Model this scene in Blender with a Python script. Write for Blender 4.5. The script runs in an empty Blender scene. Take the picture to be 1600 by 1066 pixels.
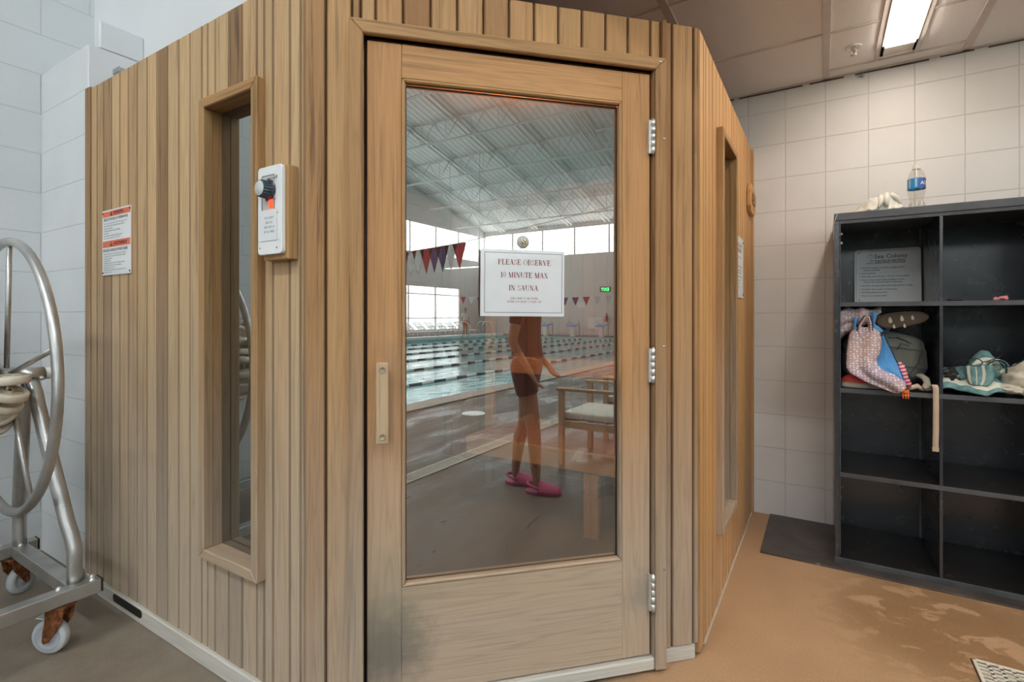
import bpy, bmesh, math, random
from math import sin, cos, pi, radians, sqrt, hypot, atan2
from mathutils import Vector, Matrix, noise
random.seed(7)
S = bpy.context.scene
COL = S.collection

# ------------------------------------------------------------------ camera, world, exposure
CAMH = 1.2
cd = bpy.data.cameras.new('camera'); cam = bpy.data.objects.new('camera', cd); COL.objects.link(cam)
cd.sensor_width = 36; cd.sensor_fit = 'HORIZONTAL'; cd.lens = 36 * 792 / 1600
cd.shift_y = -(533 - 495.35) / 1600; cd.clip_start = 0.02; cd.clip_end = 200
cam.location = (0, 0, CAMH); cam.rotation_euler = (pi / 2, 0, radians(31.5))
S.camera = cam
S.view_settings.view_transform = 'Standard'; S.view_settings.look = 'None'
S.view_settings.gamma = 1; S.view_settings.exposure = 0.6
S.view_settings.use_curve_mapping = False
S.cycles.use_denoising = True
S.cycles.max_bounces = 8; S.cycles.diffuse_bounces = 5; S.cycles.glossy_bounces = 5
S.cycles.transparent_max_bounces = 24; S.cycles.transmission_bounces = 6
S.cycles.caustics_reflective = False; S.cycles.caustics_refractive = False
S.cycles.sample_clamp_indirect = 6
w = bpy.data.worlds.new('world'); S.world = w; w.use_nodes = True
w.node_tree.nodes['Background'].inputs[0].default_value = (0.75, 0.85, 1, 1)
w.node_tree.nodes['Background'].inputs[1].default_value = 0.8

L_CLERE = 4.2      # translucent clerestory panels
L_WINDOW = 3.4     # curtained window
L_PENDANT = 34.0   # added unseen hall high-bays
L_TROFFER = 15.0   # fluorescent troffers

# ------------------------------------------------------------------ plan of the place (metres)
C0 = 2.2272                      # door wall: Y - X = C0
XR = -0.368                      # right face of the sauna
YL = 0.940                       # left face of the sauna
YW = 3.44                        # block wall behind
ZC = 2.572                       # tile ceiling
ZS = 2.217                       # sauna top
S0 = (-.368 + 1.859) / sqrt(2)
DX = Vector((1, 1, 0)).normalized()          # along the door wall
DN = Vector((1, -1, 0)).normalized()         # out of the door wall
def D(s, d=0.0, z=0.0):
    T = S0 + s
    p = Vector(((T * sqrt(2) - C0) / 2, (T * sqrt(2) + C0) / 2, z))
    return p + DN * d
SA = -1.30
CA, CB = D(SA), D(0)

# ------------------------------------------------------------------ materials
def newmat(name):
    m = bpy.data.materials.new(name); m.use_nodes = True
    nt = m.node_tree; nt.nodes.clear()
    out = nt.nodes.new('ShaderNodeOutputMaterial')
    b = nt.nodes.new('ShaderNodeBsdfPrincipled'); nt.links.new(b.outputs[0], out.inputs[0])
    return m, nt, b, out
def N(nt, t, **k):
    n = nt.nodes.new('ShaderNode' + t)
    for a, v in k.items():
        if a.startswith('i_'):
            key = a[2:]
            key = int(key) if key.isdigit() else key
            n.inputs[key].default_value = v
        else: setattr(n, a, v)
    return n
def LK(nt, a, b): nt.links.new(a, b)
def mth(nt, op, a, b=None, c=None, clamp=False):
    n = nt.nodes.new('ShaderNodeMath'); n.operation = op; n.use_clamp = clamp
    for i, v in enumerate((a, b, c)):
        if v is None: continue
        if isinstance(v, (int, float)): n.inputs[i].default_value = v
        else: nt.links.new(v, n.inputs[i])
    return n.outputs[0]
def mixc(nt, f, a, b, mode='MIX'):
    n = nt.nodes.new('ShaderNodeMix'); n.data_type = 'RGBA'; n.blend_type = mode; n.clamp_factor = True
    for i, v in ((0, f), (6, a), (7, b)):
        if isinstance(v, (int, float)): n.inputs[i].default_value = v
        elif isinstance(v, tuple): n.inputs[i].default_value = v if len(v) == 4 else (*v, 1)
        else: nt.links.new(v, n.inputs[i])
    return n.outputs[2]
def ramp(nt, f, pts):
    n = nt.nodes.new('ShaderNodeValToRGB'); nt.links.new(f, n.inputs[0])
    el = n.color_ramp.elements
    while len(el) < len(pts): el.new(0.5)
    for e, (p, c) in zip(el, pts):
        e.position = p; e.color = c if isinstance(c, tuple) and len(c) == 4 else ((c, c, c, 1) if not isinstance(c, tuple) else (*c, 1))
    return n.outputs[0]
def maprange(nt, v, a, b, c=0, d=1, smooth=False):
    n = nt.nodes.new('ShaderNodeMapRange'); nt.links.new(v, n.inputs[0])
    if smooth: n.interpolation_type = 'SMOOTHSTEP'
    for i, x in enumerate((a, b, c, d)): n.inputs[i + 1].default_value = x
    return n.outputs[0]
def noi(nt, vec, scale, detail=3, rough=.5, dist=0):
    n = nt.nodes.new('ShaderNodeTexNoise'); n.inputs['Scale'].default_value = scale
    n.inputs['Detail'].default_value = detail; n.inputs['Roughness'].default_value = rough
    n.inputs['Distortion'].default_value = dist
    if vec is not None: nt.links.new(vec, n.inputs['Vector'])
    return n.outputs[0]
def mapg(nt, vec, scale=(1, 1, 1), loc=(0, 0, 0)):
    n = nt.nodes.new('ShaderNodeMapping'); n.inputs['Scale'].default_value = scale; n.inputs['Location'].default_value = loc
    nt.links.new(vec, n.inputs['Vector']); return n.outputs[0]
def bump(nt, b, h, strength=.3, dist=.002):
    n = nt.nodes.new('ShaderNodeBump'); n.inputs['Strength'].default_value = strength; n.inputs['Distance'].default_value = dist
    nt.links.new(h, n.inputs['Height']); nt.links.new(n.outputs[0], b.inputs['Normal'])
def pos(nt): return nt.nodes.new('ShaderNodeNewGeometry').outputs['Position']
def objc(nt): return nt.nodes.new('ShaderNodeTexCoord').outputs['Object']

def plain(name, c, rough=.6, metal=0, var=.08, vscale=12, spec=.5, bmp=0, bscale=80, bdist=.001, trans=0, ior=1.45):
    m, nt, b, _ = newmat(name)
    o = objc(nt)
    f = noi(nt, o, vscale, 4)
    f = maprange(nt, f, .3, .7)
    LK(nt, mixc(nt, f, tuple(x * (1 - var) for x in c), tuple(min(1, x * (1 + var)) for x in c)), b.inputs['Base Color'])
    b.inputs['Roughness'].default_value = rough; b.inputs['Metallic'].default_value = metal
    b.inputs['Specular IOR Level'].default_value = spec
    if trans: b.inputs['Transmission Weight'].default_value = trans; b.inputs['IOR'].default_value = ior
    if bmp: bump(nt, b, noi(nt, o, bscale, 4), bmp, bdist)
    return m
def emis(name, c, s):
    m, nt, b, out = newmat(name)
    e = N(nt, 'Emission'); e.inputs[0].default_value = (*c, 1); e.inputs[1].default_value = s
    LK(nt, e.outputs[0], out.inputs[0]); return m

def wood(name, light, dark, grey=(.46, .41, .35), wz=(1.5, 0.0), wamt=.75, smudge=None, ringk=.5):
    m, nt, b, _ = newmat(name)
    a = N(nt, 'Attribute', attribute_name='gc').outputs['Vector']
    t0_ = N(nt, 'Attribute', attribute_name='tone').outputs['Fac']
    gv = mth(nt, 'GREATER_THAN', t0_, 1.5)
    t = mth(nt, 'SUBTRACT', t0_, mth(nt, 'MULTIPLY', gv, 1.6), clamp=True)
    fine = noi(nt, mapg(nt, a, (240, 3.5, 9)), 1, 4, .65)
    big = noi(nt, mapg(nt, a, (16, .55, 9)), 1, 3, .5, .35)
    ring = mth(nt, 'PINGPONG', mth(nt, 'MULTIPLY', big, 15.0), .5)
    ring = maprange(nt, ring, .0, .5, 1, 0)
    ring = mth(nt, 'POWER', ring, 2.2)
    patch = maprange(nt, noi(nt, mapg(nt, a, (3, .7, 9)), 1, 3), .35, .7)
    sg = N(nt, 'SeparateXYZ'); LK(nt, a, sg.inputs[0])
    rnd = mth(nt, 'FRACT', mth(nt, 'MULTIPLY', sg.outputs[2], 7.31))
    col = mixc(nt, t, light, dark)
    col = mixc(nt, mth(nt, 'MULTIPLY', rnd, .55), col, mixc(nt, 1.0, col, (1.0, .84, .74), 'MULTIPLY'))
    dk = mixc(nt, .5, col, tuple(x * .45 for x in dark))
    col = mixc(nt, mth(nt, 'MULTIPLY', ring, ringk), col, dk)
    col = mixc(nt, mth(nt, 'MULTIPLY', maprange(nt, fine, .42, .72), .60), col, dk)
    col = mixc(nt, mth(nt, 'MULTIPLY', patch, .25), col, tuple(min(1, x * 1.15) for x in light))
    # dark streaks on the darker boards
    st = maprange(nt, noi(nt, mapg(nt, a, (55, 1.3, 9)), 1, 4, .65, .3), .55, .66)
    col = mixc(nt, mth(nt, 'MULTIPLY', st, mth(nt, 'MULTIPLY_ADD', t, .75, .22)), col, tuple(x * .36 for x in dark))
    P = N(nt, 'SeparateXYZ'); pp = pos(nt); LK(nt, pp, P.inputs[0])
    wn = noi(nt, mapg(nt, a, (9, .9, 5)), 1, 4)
    wf = maprange(nt, mth(nt, 'ADD', P.outputs[2], mth(nt, 'MULTIPLY_ADD', wn, 1.1, -.55)), wz[0], wz[1], 0, wamt, True)
    gl = mixc(nt, .62, (grey[0], grey[1], grey[2]), col)
    gcol = mixc(nt, 1.0, mixc(nt, .75, gl, grey), mixc(nt, mth(nt, 'MULTIPLY', ring, .5), (1, 1, 1), (.72, .7, .66)), 'MULTIPLY')
    col = mixc(nt, wf, col, gcol)
    col = mixc(nt, mth(nt, 'MULTIPLY', gv, .42), col, tuple(x * .45 for x in dark))
    if smudge:
        for (c, r, k, cc) in smudge:
            v = N(nt, 'VectorMath', operation='DISTANCE'); LK(nt, pp, v.inputs[0]); v.inputs[1].default_value = c
            dd = mth(nt, 'ADD', v.outputs['Value'], mth(nt, 'MULTIPLY_ADD', noi(nt, pp, 22, 5, .65), .14, -.07))
            col = mixc(nt, maprange(nt, dd, r, r * .15, 0, k, True), col, cc)
    LK(nt, col, b.inputs['Base Color'])
    b.inputs['Roughness'].default_value = .62; b.inputs['Specular IOR Level'].default_value = .3
    bump(nt, b, mth(nt, 'ADD', fine, mth(nt, 'MULTIPLY', ring, -.4)), .35, .0012)
    return m

LT, DKW = (.66, .455, .245), (.27, .145, .065)
M = {}
M['cedar'] = wood('cedar_boards', LT, DKW, wz=(1.75, .1), wamt=.72)
M['cedar_front'] = wood('cedar_front_warm_lit', (.60, .36, .165), (.27, .13, .05), wz=(1.3, .05), wamt=.72)  # front copy more orange: warm light put into the colour
M['cedar_right'] = wood('cedar_right_warm_lit', (.72, .42, .17), (.44, .22, .08), wz=(.6, -.2), wamt=.35, ringk=.25)  # warm lamplight on the right face put into a brighter orange copy
M['cedar_trim'] = wood('cedar_trim', (.52, .31, .135), (.30, .155, .06), wz=(1.5, .3), wamt=.6)
sp = D(-1.08, .03, .20)
M['door_wood'] = wood('door_wood', (.60, .345, .155), (.40, .20, .08), grey=(.50, .43, .35), wz=(1.25, .25), wamt=.85,
    smudge=[(tuple(D(-1.075, .03, .21)), .20, .80, (.13, .12, .105)), (tuple(D(-1.07, .03, .36)), .24, .35, (.26, .24, .16)),
            (tuple(D(-1.055, .03, 1.07)), .09, .35, (.28, .16, .08)), (tuple(D(-.225, .03, .27)), .10, .45, (.24, .23, .19))])
M['rail_wood'] = M['door_wood']
M['handle_wood'] = wood('handle_wood', (.60, .46, .30), (.45, .31, .18), wz=(5, 4), wamt=.0, ringk=.1)
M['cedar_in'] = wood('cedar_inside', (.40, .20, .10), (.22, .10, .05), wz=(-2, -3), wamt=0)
M['bench_wood'] = wood('bench_wood', (.66, .50, .28), (.50, .34, .16), wz=(-2, -3), wamt=0, ringk=.25)
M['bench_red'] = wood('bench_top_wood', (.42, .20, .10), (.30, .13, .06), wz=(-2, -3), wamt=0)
M['bench_orange'] = wood('bench_upper_wood', (.66, .34, .13), (.52, .26, .10), wz=(-2, -3), wamt=0)
M['skirt'] = wood('skirting_wood', (.60, .54, .45), (.45, .38, .30), grey=(.64, .63, .58), wz=(1, .5), wamt=.8)
M['hall_wood'] = wood('chair_frame_wood', (.52, .40, .28), (.40, .29, .19), wz=(-2, -3), wamt=0, ringk=.1)

def blockmat(name, axis, bw, bh, off, col, mort, shift=(0, 0), bdist=.004):
    m, nt, b, _ = newmat(name)
    sx = N(nt, 'SeparateXYZ'); LK(nt, pos(nt), sx.inputs[0])
    cx = N(nt, 'CombineXYZ')
    LK(nt, mth(nt, 'ADD', sx.outputs[0 if axis == 'x' else 1], shift[0] + 40 * bw), cx.inputs[0])
    LK(nt, mth(nt, 'ADD', sx.outputs[2], shift[1] + 4 * bh), cx.inputs[1])
    br = N(nt, 'TexBrick'); br.offset = off; br.offset_frequency = 2; br.squash = 1
    LK(nt, cx.outputs[0], br.inputs['Vector'])
    for k, v in (('Scale', 1), ('Mortar Size', .0035), ('Mortar Smooth', .6), ('Brick Width', bw), ('Row Height', bh), ('Bias', 0)): br.inputs[k].default_value = v
    br.inputs['Color1'].default_value = (1, 1, 1, 1); br.inputs['Color2'].default_value = (.93, .93, .93, 1); br.inputs['Mortar'].default_value = (0, 0, 0, 1)
    P = pos(nt)
    n1 = noi(nt, P, 3, 4); n2 = noi(nt, mapg(nt, P, (1, 1, 1.6)), 38, 5, .7)
    pits = maprange(nt, noi(nt, mapg(nt, P, (1, 1, 2.2)), 60, 3, .6), .62, .72)
    c = mixc(nt, maprange(nt, n1, .3, .7), tuple(x * .93 for x in col), col)
    c = mixc(nt, br.outputs['Fac'], c, mort)
    LK(nt, c, b.inputs['Base Color']); b.inputs['Roughness'].default_value = .5
    h = mth(nt, 'SUBTRACT', mth(nt, 'MULTIPLY', n2, .22), mth(nt, 'MULTIPLY', br.outputs['Fac'], 1.0))
    h = mth(nt, 'SUBTRACT', h, mth(nt, 'MULTIPLY', pits, .25))
    bump(nt, b, h, .55, bdist)
    return m
WH = (.67, .685, .69)
M['block_back'] = blockmat('painted_block_back', 'x', .2036 * 1.0, .2036, 0, (.74, .72, .70), (.60, .575, .55), (-.0135, 0))
M['block_left'] = blockmat('painted_block_left', 'y', .4072, .2036, .5, WH, (.56, .575, .58), (-.955, 0))
M['block_nib'] = blockmat('painted_block_nib', 'x', 1.2, .2036, 0, (.72, .735, .745), (.62, .635, .645), (3.43, 0))
M['white_paint'] = plain('white_paint', (.74, .755, .765), .6, var=.02, vscale=3)
M['grey_paint'] = plain('grey_paint', (.68, .67, .65), .6, var=.04, vscale=1)
M['white_gloss'] = plain('white_gloss', (.82, .82, .80), .3, var=.03)

def floormat():
    m, nt, b, _ = newmat('deck_coating')
    P = pos(nt); sx = N(nt, 'SeparateXYZ'); LK(nt, P, sx.inputs[0])
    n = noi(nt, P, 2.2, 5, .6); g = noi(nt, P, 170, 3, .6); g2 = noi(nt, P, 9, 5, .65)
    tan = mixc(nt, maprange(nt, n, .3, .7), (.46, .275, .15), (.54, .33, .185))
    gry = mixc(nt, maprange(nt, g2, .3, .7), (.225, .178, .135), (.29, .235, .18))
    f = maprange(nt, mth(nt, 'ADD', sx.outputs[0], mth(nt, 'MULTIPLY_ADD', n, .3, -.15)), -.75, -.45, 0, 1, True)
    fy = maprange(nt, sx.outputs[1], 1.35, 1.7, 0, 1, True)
    c = mixc(nt, mth(nt, 'MULTIPLY', f, fy), gry, tan)  # lamplit room tan, daylit deck grey: the light put into the colour
    # wet stains near the drain
    st = noi(nt, mapg(nt, P, (3.2, 4.5, 1), (1.3, .4, 0)), 2.1, 6, .62, .7)
    v = N(nt, 'VectorMath', operation='DISTANCE'); LK(nt, P, v.inputs[0]); v.inputs[1].default_value = (.45, 2.55, 0)
    near = maprange(nt, v.outputs['Value'], .62, .2, 0, 1, True)
    wet = mth(nt, 'MULTIPLY', maprange(nt, mth(nt, 'ADD', st, mth(nt, 'MULTIPLY', near, .12)), .535, .565), near)
    c = mixc(nt, mth(nt, 'MULTIPLY', wet, .62), c, (.25, .125, .05))
    c = mixc(nt, mth(nt, 'MULTIPLY', maprange(nt, g, .35, .7), .5), c, mixc(nt, .5, c, (.08, .06, .04)))
    # wet dark deck towards the pool
    wd = mth(nt, 'MULTIPLY', maprange(nt, sx.outputs[0], -1.25, -.5, 0, 1, True), maprange(nt, sx.outputs[1], 1.5, 1.2, 0, 1, True))
    puddle = maprange(nt, noi(nt, mapg(nt, P, (.8, 2.2, 1)), 1.6, 5, .6, .4), .42, .6)
    c = mixc(nt, mth(nt, 'MULTIPLY', wd, mth(nt, 'MULTIPLY_ADD', puddle, .25, .6)), c, (.070, .052, .040))
    LK(nt, c, b.inputs['Base Color'])
    r = mth(nt, 'SUBTRACT', .62, mth(nt, 'MULTIPLY', wet, .32))
    r = mth(nt, 'SUBTRACT', r, mth(nt, 'MULTIPLY', mth(nt, 'MULTIPLY', wd, puddle), .35))
    LK(nt, r, b.inputs['Roughness']); b.inputs['Specular IOR Level'].default_value = .4
    bump(nt, b, g, .5, .0015)
    return m
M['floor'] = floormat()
def slabmat():
    m, nt, b, _ = newmat('dark_slate')
    P = pos(nt); n = noi(nt, P, 5, 6, .65, .5)
    c = mixc(nt, maprange(nt, n, .35, .7), (.045, .035, .03), (.10, .08, .07))
    sc = maprange(nt, noi(nt, mapg(nt, P, (6, 2, 1)), 2, 4, .6, 1.5), .66, .72)
    LK(nt, mixc(nt, mth(nt, 'MULTIPLY', sc, .5), c, (.3, .24, .19)), b.inputs['Base Color'])
    b.inputs['Roughness'].default_value = .38; bump(nt, b, n, .4, .003); return m
M['slab'] = slabmat()
def tilemat():
    m, nt, b, _ = newmat('acoustic_tile')
    P = pos(nt); n = noi(nt, P, 210, 4, .7)
    LK(nt, mixc(nt, maprange(nt, n, .35, .65), (.84, .81, .80), (.96, .94, .93)), b.inputs['Base Color'])
    b.inputs['Roughness'].default_value = .9; bump(nt, b, n, .6, .002); return m
M['tile'] = tilemat()
M['tee'] = plain('ceiling_grid_paint', (.62, .56, .53), .45, var=.05)
def steel(name, c=(.62, .61, .59), rough=.32):
    m, nt, b, _ = newmat(name)
    o = pos(nt); n = noi(nt, mapg(nt, o, (8, 8, 60)), 3, 5, .6); n2 = noi(nt, o, 9, 4)
    LK(nt, mixc(nt, maprange(nt, n2, .35, .7), tuple(x * .72 for x in c), c), b.inputs['Base Color'])
    b.inputs['Metallic'].default_value = .85
    LK(nt, maprange(nt, n, .2, .8, rough - .08, rough + .15), b.inputs['Roughness']); return m
M['steel'] = steel('stainless_steel'); M['chrome'] = plain('hinge_steel', (.74, .73, .70), .35, .7, var=.08)
M['galv'] = steel('galvanised_steel', (.55, .58, .58), .45)
def rustmat():
    m, nt, b, _ = newmat('rusty_steel'); o = pos(nt); n = noi(nt, o, 45, 6, .7)
    LK(nt, ramp(nt, n, [(.3, (.03, .012, .006)), (.5, (.20, .065, .02)), (.68, (.42, .17, .05))]), b.inputs['Base Color'])
    b.inputs['Roughness'].default_value = .8; b.inputs['Metallic'].default_value = .3; bump(nt, b, n, .6, .002); return m
M['rust'] = rustmat()
def blackmat():
    m, nt, b, _ = newmat('black_cabinet'); o = pos(nt); n = noi(nt, o, 7, 6, .65); n2 = noi(nt, o, 120, 3)
    c = mixc(nt, maprange(nt, n, .3, .75), (.020, .024, .030), (.034, .039, .047))
    LK(nt, c, b.inputs['Base Color'])
    LK(nt, maprange(nt, n, .3, .7, .20, .30), b.inputs['Roughness']); b.inputs['Specular IOR Level'].default_value = .9
    return m
M['black'] = blackmat()
def dirty_black():
    m, nt, b, _ = newmat('dirty_black_shelf'); o = pos(nt); n = noi(nt, o, 28, 7, .75, .3); n1 = noi(nt, o, 5, 4)
    f = mth(nt, 'MULTIPLY', maprange(nt, n, .54, .68), maprange(nt, n1, .35, .65))
    LK(nt, mixc(nt, mth(nt, 'MULTIPLY', f, .55), (.014, .012, .012), (.20, .12, .07)), b.inputs['Base Color'])
    b.inputs['Roughness'].default_value = .42; return m
M['shelf_top'] = dirty_black()
M['edge'] = plain('grey_cabinet_edge', (.075, .078, .084), .38, var=.3, vscale=9)
M['gasket'] = plain('dark_gasket', (.012, .010, .009), .45)
M['frontglass'] = None
def glassmat(name, refl, tint, rough=0.0):
    m, nt, b, out = newmat(name); nt.nodes.remove(b)
    t = N(nt, 'BsdfTransparent'); t.inputs[0].default_value = (*tint, 1)
    g = N(nt, 'BsdfGlossy'); g.inputs[0].default_value = (.97, 1, .98, 1); g.inputs['Roughness'].default_value = rough
    fr = N(nt, 'Fresnel'); fr.inputs[0].default_value = 1.5
    f = mth(nt, 'ADD', mth(nt, 'MULTIPLY', fr.outputs[0], .8), refl - .03, clamp=True)
    # dried drips and wipe marks on the pane
    P = pos(nt)
    dr = maprange(nt, noi(nt, mapg(nt, P, (70, 70, 3.0)), 1, 4, .6), .67, .78)
    d = N(nt, 'BsdfDiffuse'); d.inputs[0].default_value = (.75, .75, .72, 1)
    mx = N(nt, 'MixShader'); LK(nt, f, mx.inputs[0]); LK(nt, t.outputs[0], mx.inputs[1]); LK(nt, g.outputs[0], mx.inputs[2])
    mx2 = N(nt, 'MixShader'); LK(nt, mth(nt, 'MULTIPLY_ADD', dr, .05, .012), mx2.inputs[0]); LK(nt, mx.outputs[0], mx2.inputs[1]); LK(nt, d.outputs[0], mx2.inputs[2])
    LK(nt, mx2.outputs[0], out.inputs[0]); return m
M['glass'] = glassmat('coated_glass', .36, (.88, .84, .80))
def clearmat(name, tint=(1, 1, 1), k=.0):
    m, nt, b, out = newmat(name); nt.nodes.remove(b)
    t = N(nt, 'BsdfTransparent'); t.inputs[0].default_value = (*tint, 1); g = N(nt, 'BsdfGlossy'); g.inputs['Roughness'].default_value = .05
    fr = N(nt, 'Fresnel'); fr.inputs[0].default_value = 1.45
    bf = nt.nodes.new('ShaderNodeNewGeometry').outputs['Backfacing']
    mx = N(nt, 'MixShader'); LK(nt, mth(nt, 'MULTIPLY', mth(nt, 'ADD', fr.outputs[0], k, clamp=True), mth(nt, 'SUBTRACT', 1, bf)), mx.inputs[0]); LK(nt, t.outputs[0], mx.inputs[1]); LK(nt, g.outputs[0], mx.inputs[2])
    LK(nt, mx.outputs[0], out.inputs[0]); return m
M['clear'] = clearmat('clear_plastic', (1, 1, 1), -.01)
M['paneback'] = clearmat('glass_body', (1, 1, 1), -.04)
M['paper'] = plain('white_paper', (.80, .80, .80), .35, var=.02)
M['white_plastic'] = plain('white_plastic', (.84, .84, .83), .28, var=.01)
M['cream'] = plain('cream_plastic', (.70, .62, .50), .45, var=.12)
M['navy_plastic'] = plain('navy_plastic', (.02, .04, .065), .35)
M['grey_rubber'] = plain('grey_rubber', (.52, .55, .56), .5, var=.1)
M['dark_rubber'] = plain('dark_rubber', (.16, .17, .18), .5)
M['red_ink'] = plain('dark_red_ink', (.24, .015, .015), .5)
M['black_ink'] = plain('black_ink', (.02, .02, .025), .5)
M['grey_ink'] = plain('grey_ink', (.10, .13, .13), .5)
M['orange_red'] = plain('orange_red_print', (.78, .16, .07), .5)
M['maroon_ink'] = plain('maroon_ink', (.13, .015, .02), .5)
M['red_lamp'] = emis('red_neon_switch', (1, .05, .02), 2.2)
M['knob'] = plain('slate_knob', (.05, .085, .10), .3)
M['knob_face'] = plain('knob_face', (.62, .62, .60), .35)
M['panel_grey'] = plain('control_grey', (.58, .60, .57), .4)
M['purple'] = plain('purple_print', (.10, .02, .05), .4)
M['brass'] = plain('brass', (.75, .52, .22), .25, 1)

# ------------------------------------------------------------------ mesh helpers
def link(name, me, mat, parent=None, **props):
    o = bpy.data.objects.new(name, me); COL.objects.link(o)
    if mat is not None:
        for mm in (mat if isinstance(mat, (list, tuple)) else [mat]): me.materials.append(mm)
    if parent is not None: o.parent = parent
    for k, v in props.items(): o[k] = v
    return o
def empty(name, label=None, cat=None, group=None, loc=(0, 0, 0)):
    o = bpy.data.objects.new(name, None); COL.objects.link(o); o.location = loc; o.empty_display_size = .1
    if label: o['label'] = label
    if cat: o['category'] = cat
    if group: o['group'] = group
    return o
def tag(o, label, cat, group=None, kind=None):
    o['label'] = label; o['category'] = cat
    if group: o['group'] = group
    if kind: o['kind'] = kind
    return o
class MB:
    """collects shapes into one mesh; origin-shifted when built under a parent Empty"""
    def __init__(s):
        s.bm = bmesh.new()
        s.gc = s.bm.loops.layers.float_vector.new('gc'); s.tn = s.bm.loops.layers.float.new('tone')
        s.mi = 0; s.groove = False
    def _merge(s, t, mtx, tone, grain, smooth=False):
        """t: temp bmesh in local coords; grain: index of the local axis the grain follows"""
        off = Vector((random.uniform(0, 50), random.uniform(0, 50), random.uniform(0, 50)))
        oth = [i for i in range(3) if i != grain]
        vm = {}
        for v in t.verts: vm[v] = (s.bm.verts.new(mtx @ v.co), v.co.copy())
        for f in t.faces:
            try: nf = s.bm.faces.new([vm[v][0] for v in f.verts])
            except ValueError: continue
            nf.material_index = s.mi; nf.smooth = smooth
            n = f.normal
            tn_ = tone if not s.groove or abs(n.y) > .9 else tone + 2
            for lp, v in zip(nf.loops, f.verts):
                c = vm[v][1]
                a = c[oth[0]]; b_ = c[oth[1]]
                lp[s.gc] = Vector((a + b_ * 1.0, c[grain], 0)) + off
                lp[s.tn] = tn_
        t.free()
    def box(s, x0, x1, y0, y1, z0, z1, bev=0, tone=0, grain=2, mtx=None, seg=1):
        t = bmesh.new()
        bmesh.ops.create_cube(t, size=1, matrix=Matrix.Translation(((x0 + x1) / 2, (y0 + y1) / 2, (z0 + z1) / 2)) @ Matrix.Diagonal((abs(x1 - x0), abs(y1 - y0), abs(z1 - z0), 1)))
        if bev: bmesh.ops.bevel(t, geom=t.edges[:], offset=bev, segments=seg, affect='EDGES', profile=.5)
        t.normal_update()
        s._merge(t, mtx or Matrix(), tone, grain); return s
    def cyl(s, p0, p1, r, r2=None, seg=20, cap=True, tone=0, smooth=True):
        p0, p1 = Vector(p0), Vector(p1); r2 = r if r2 is None else r2
        ax = (p1 - p0); L = ax.length
        q = ax.to_track_quat('Z', 'Y').to_matrix().to_4x4()
        t = bmesh.new()
        bmesh.ops.create_cone(t, cap_ends=cap, segments=seg, radius1=r, radius2=r2, depth=L, matrix=Matrix.Translation((0, 0, L / 2)))
        t.normal_update()
        s._merge(t, Matrix.Translation(p0) @ q, tone, 2, smooth)
        return s
    def tube(s, pts, r, seg=12, closed=False, tone=0, flat=None):
        """round (or flattened) tube along points; r number or list"""
        pts = [Vector(p) for p in pts]; n = len(pts)
        rs = r if isinstance(r, (list, tuple)) else [r] * n
        rings = []; up = None
        for i, p in enumerate(pts):
            a = pts[(i - 1) % n] if (closed or i) else p
            b_ = pts[(i + 1) % n] if (closed or i < n - 1) else p
            d = (b_ - a).normalized()
            if up is None:
                up = d.orthogonal().normalized()
                if abs(d.z) < .9: up = (Vector((0, 0, 1)) - d * d.z).normalized()
            up = (up - d * up.dot(d)).normalized(); sd = d.cross(up)
            k = flat if flat else 1
            rings.append([s.bm.verts.new(p + (up * cos(2 * pi * j / seg) * k + sd * sin(2 * pi * j / seg)) * rs[i]) for j in range(seg)])
        m = n if closed else n - 1
        for i in range(m):
            A, B_ = rings[i], rings[(i + 1) % n]
            for j in range(seg):
                f = s.bm.faces.new((A[j], A[(j + 1) % seg], B_[(j + 1) % seg], B_[j])); f.smooth = True; f.material_index = s.mi
                for lp, (u, v) in zip(f.loops, ((j, i), (j + 1, i), (j + 1, i + 1), (j, i + 1))):
                    lp[s.gc] = Vector((u * .01, v * .1, 0)); lp[s.tn] = tone
        if not closed:
            for R_, rev in ((rings[0], True), (rings[-1], False)):
                f = s.bm.faces.new(R_[::-1] if rev else R_); f.material_index = s.mi
        return s
    def lathe(s, prof, mtx=None, seg=28, smooth=True):
        mtx = mtx or Matrix(); rings = []
        for (r, z) in prof:
            if r < 1e-6: rings.append([s.bm.verts.new(mtx @ Vector((0, 0, z)))])
            else: rings.append([s.bm.verts.new(mtx @ Vector((r * cos(2 * pi * j / seg), r * sin(2 * pi * j / seg), z))) for j in range(seg)])
        for A, B_ in zip(rings, rings[1:]):
            for j in range(seg):
                k = (j + 1) % seg
                vs = [A[j % len(A)], A[k % len(A)], B_[k % len(B_)], B_[j % len(B_)]]
                u = []
                for v in vs:
                    if v not in u: u.append(v)
                if len(u) > 2:
                    try:
                        f = s.bm.faces.new(u); f.smooth = smooth; f.material_index = s.mi
                    except ValueError: pass
        return s
    def prism(s, pts, z0, z1, mtx=None, tone=0, grain=2, bev=0):
        t = bmesh.new()
        a = [t.verts.new((x, y, z0)) for x, y in pts]; b_ = [t.verts.new((x, y, z1)) for x, y in pts]
        n = len(pts)
        t.faces.new(a[::-1]); t.faces.new(b_)
        for i in range(n): t.faces.new((a[i], a[(i + 1) % n], b_[(i + 1) % n], b_[i]))
        bmesh.ops.recalc_face_normals(t, faces=t.faces[:])
        if bev: bmesh.ops.bevel(t, geom=t.edges[:], offset=bev, segments=1, affect='EDGES')
        t.normal_update(); s._merge(t, mtx or Matrix(), tone, grain); return s
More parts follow.
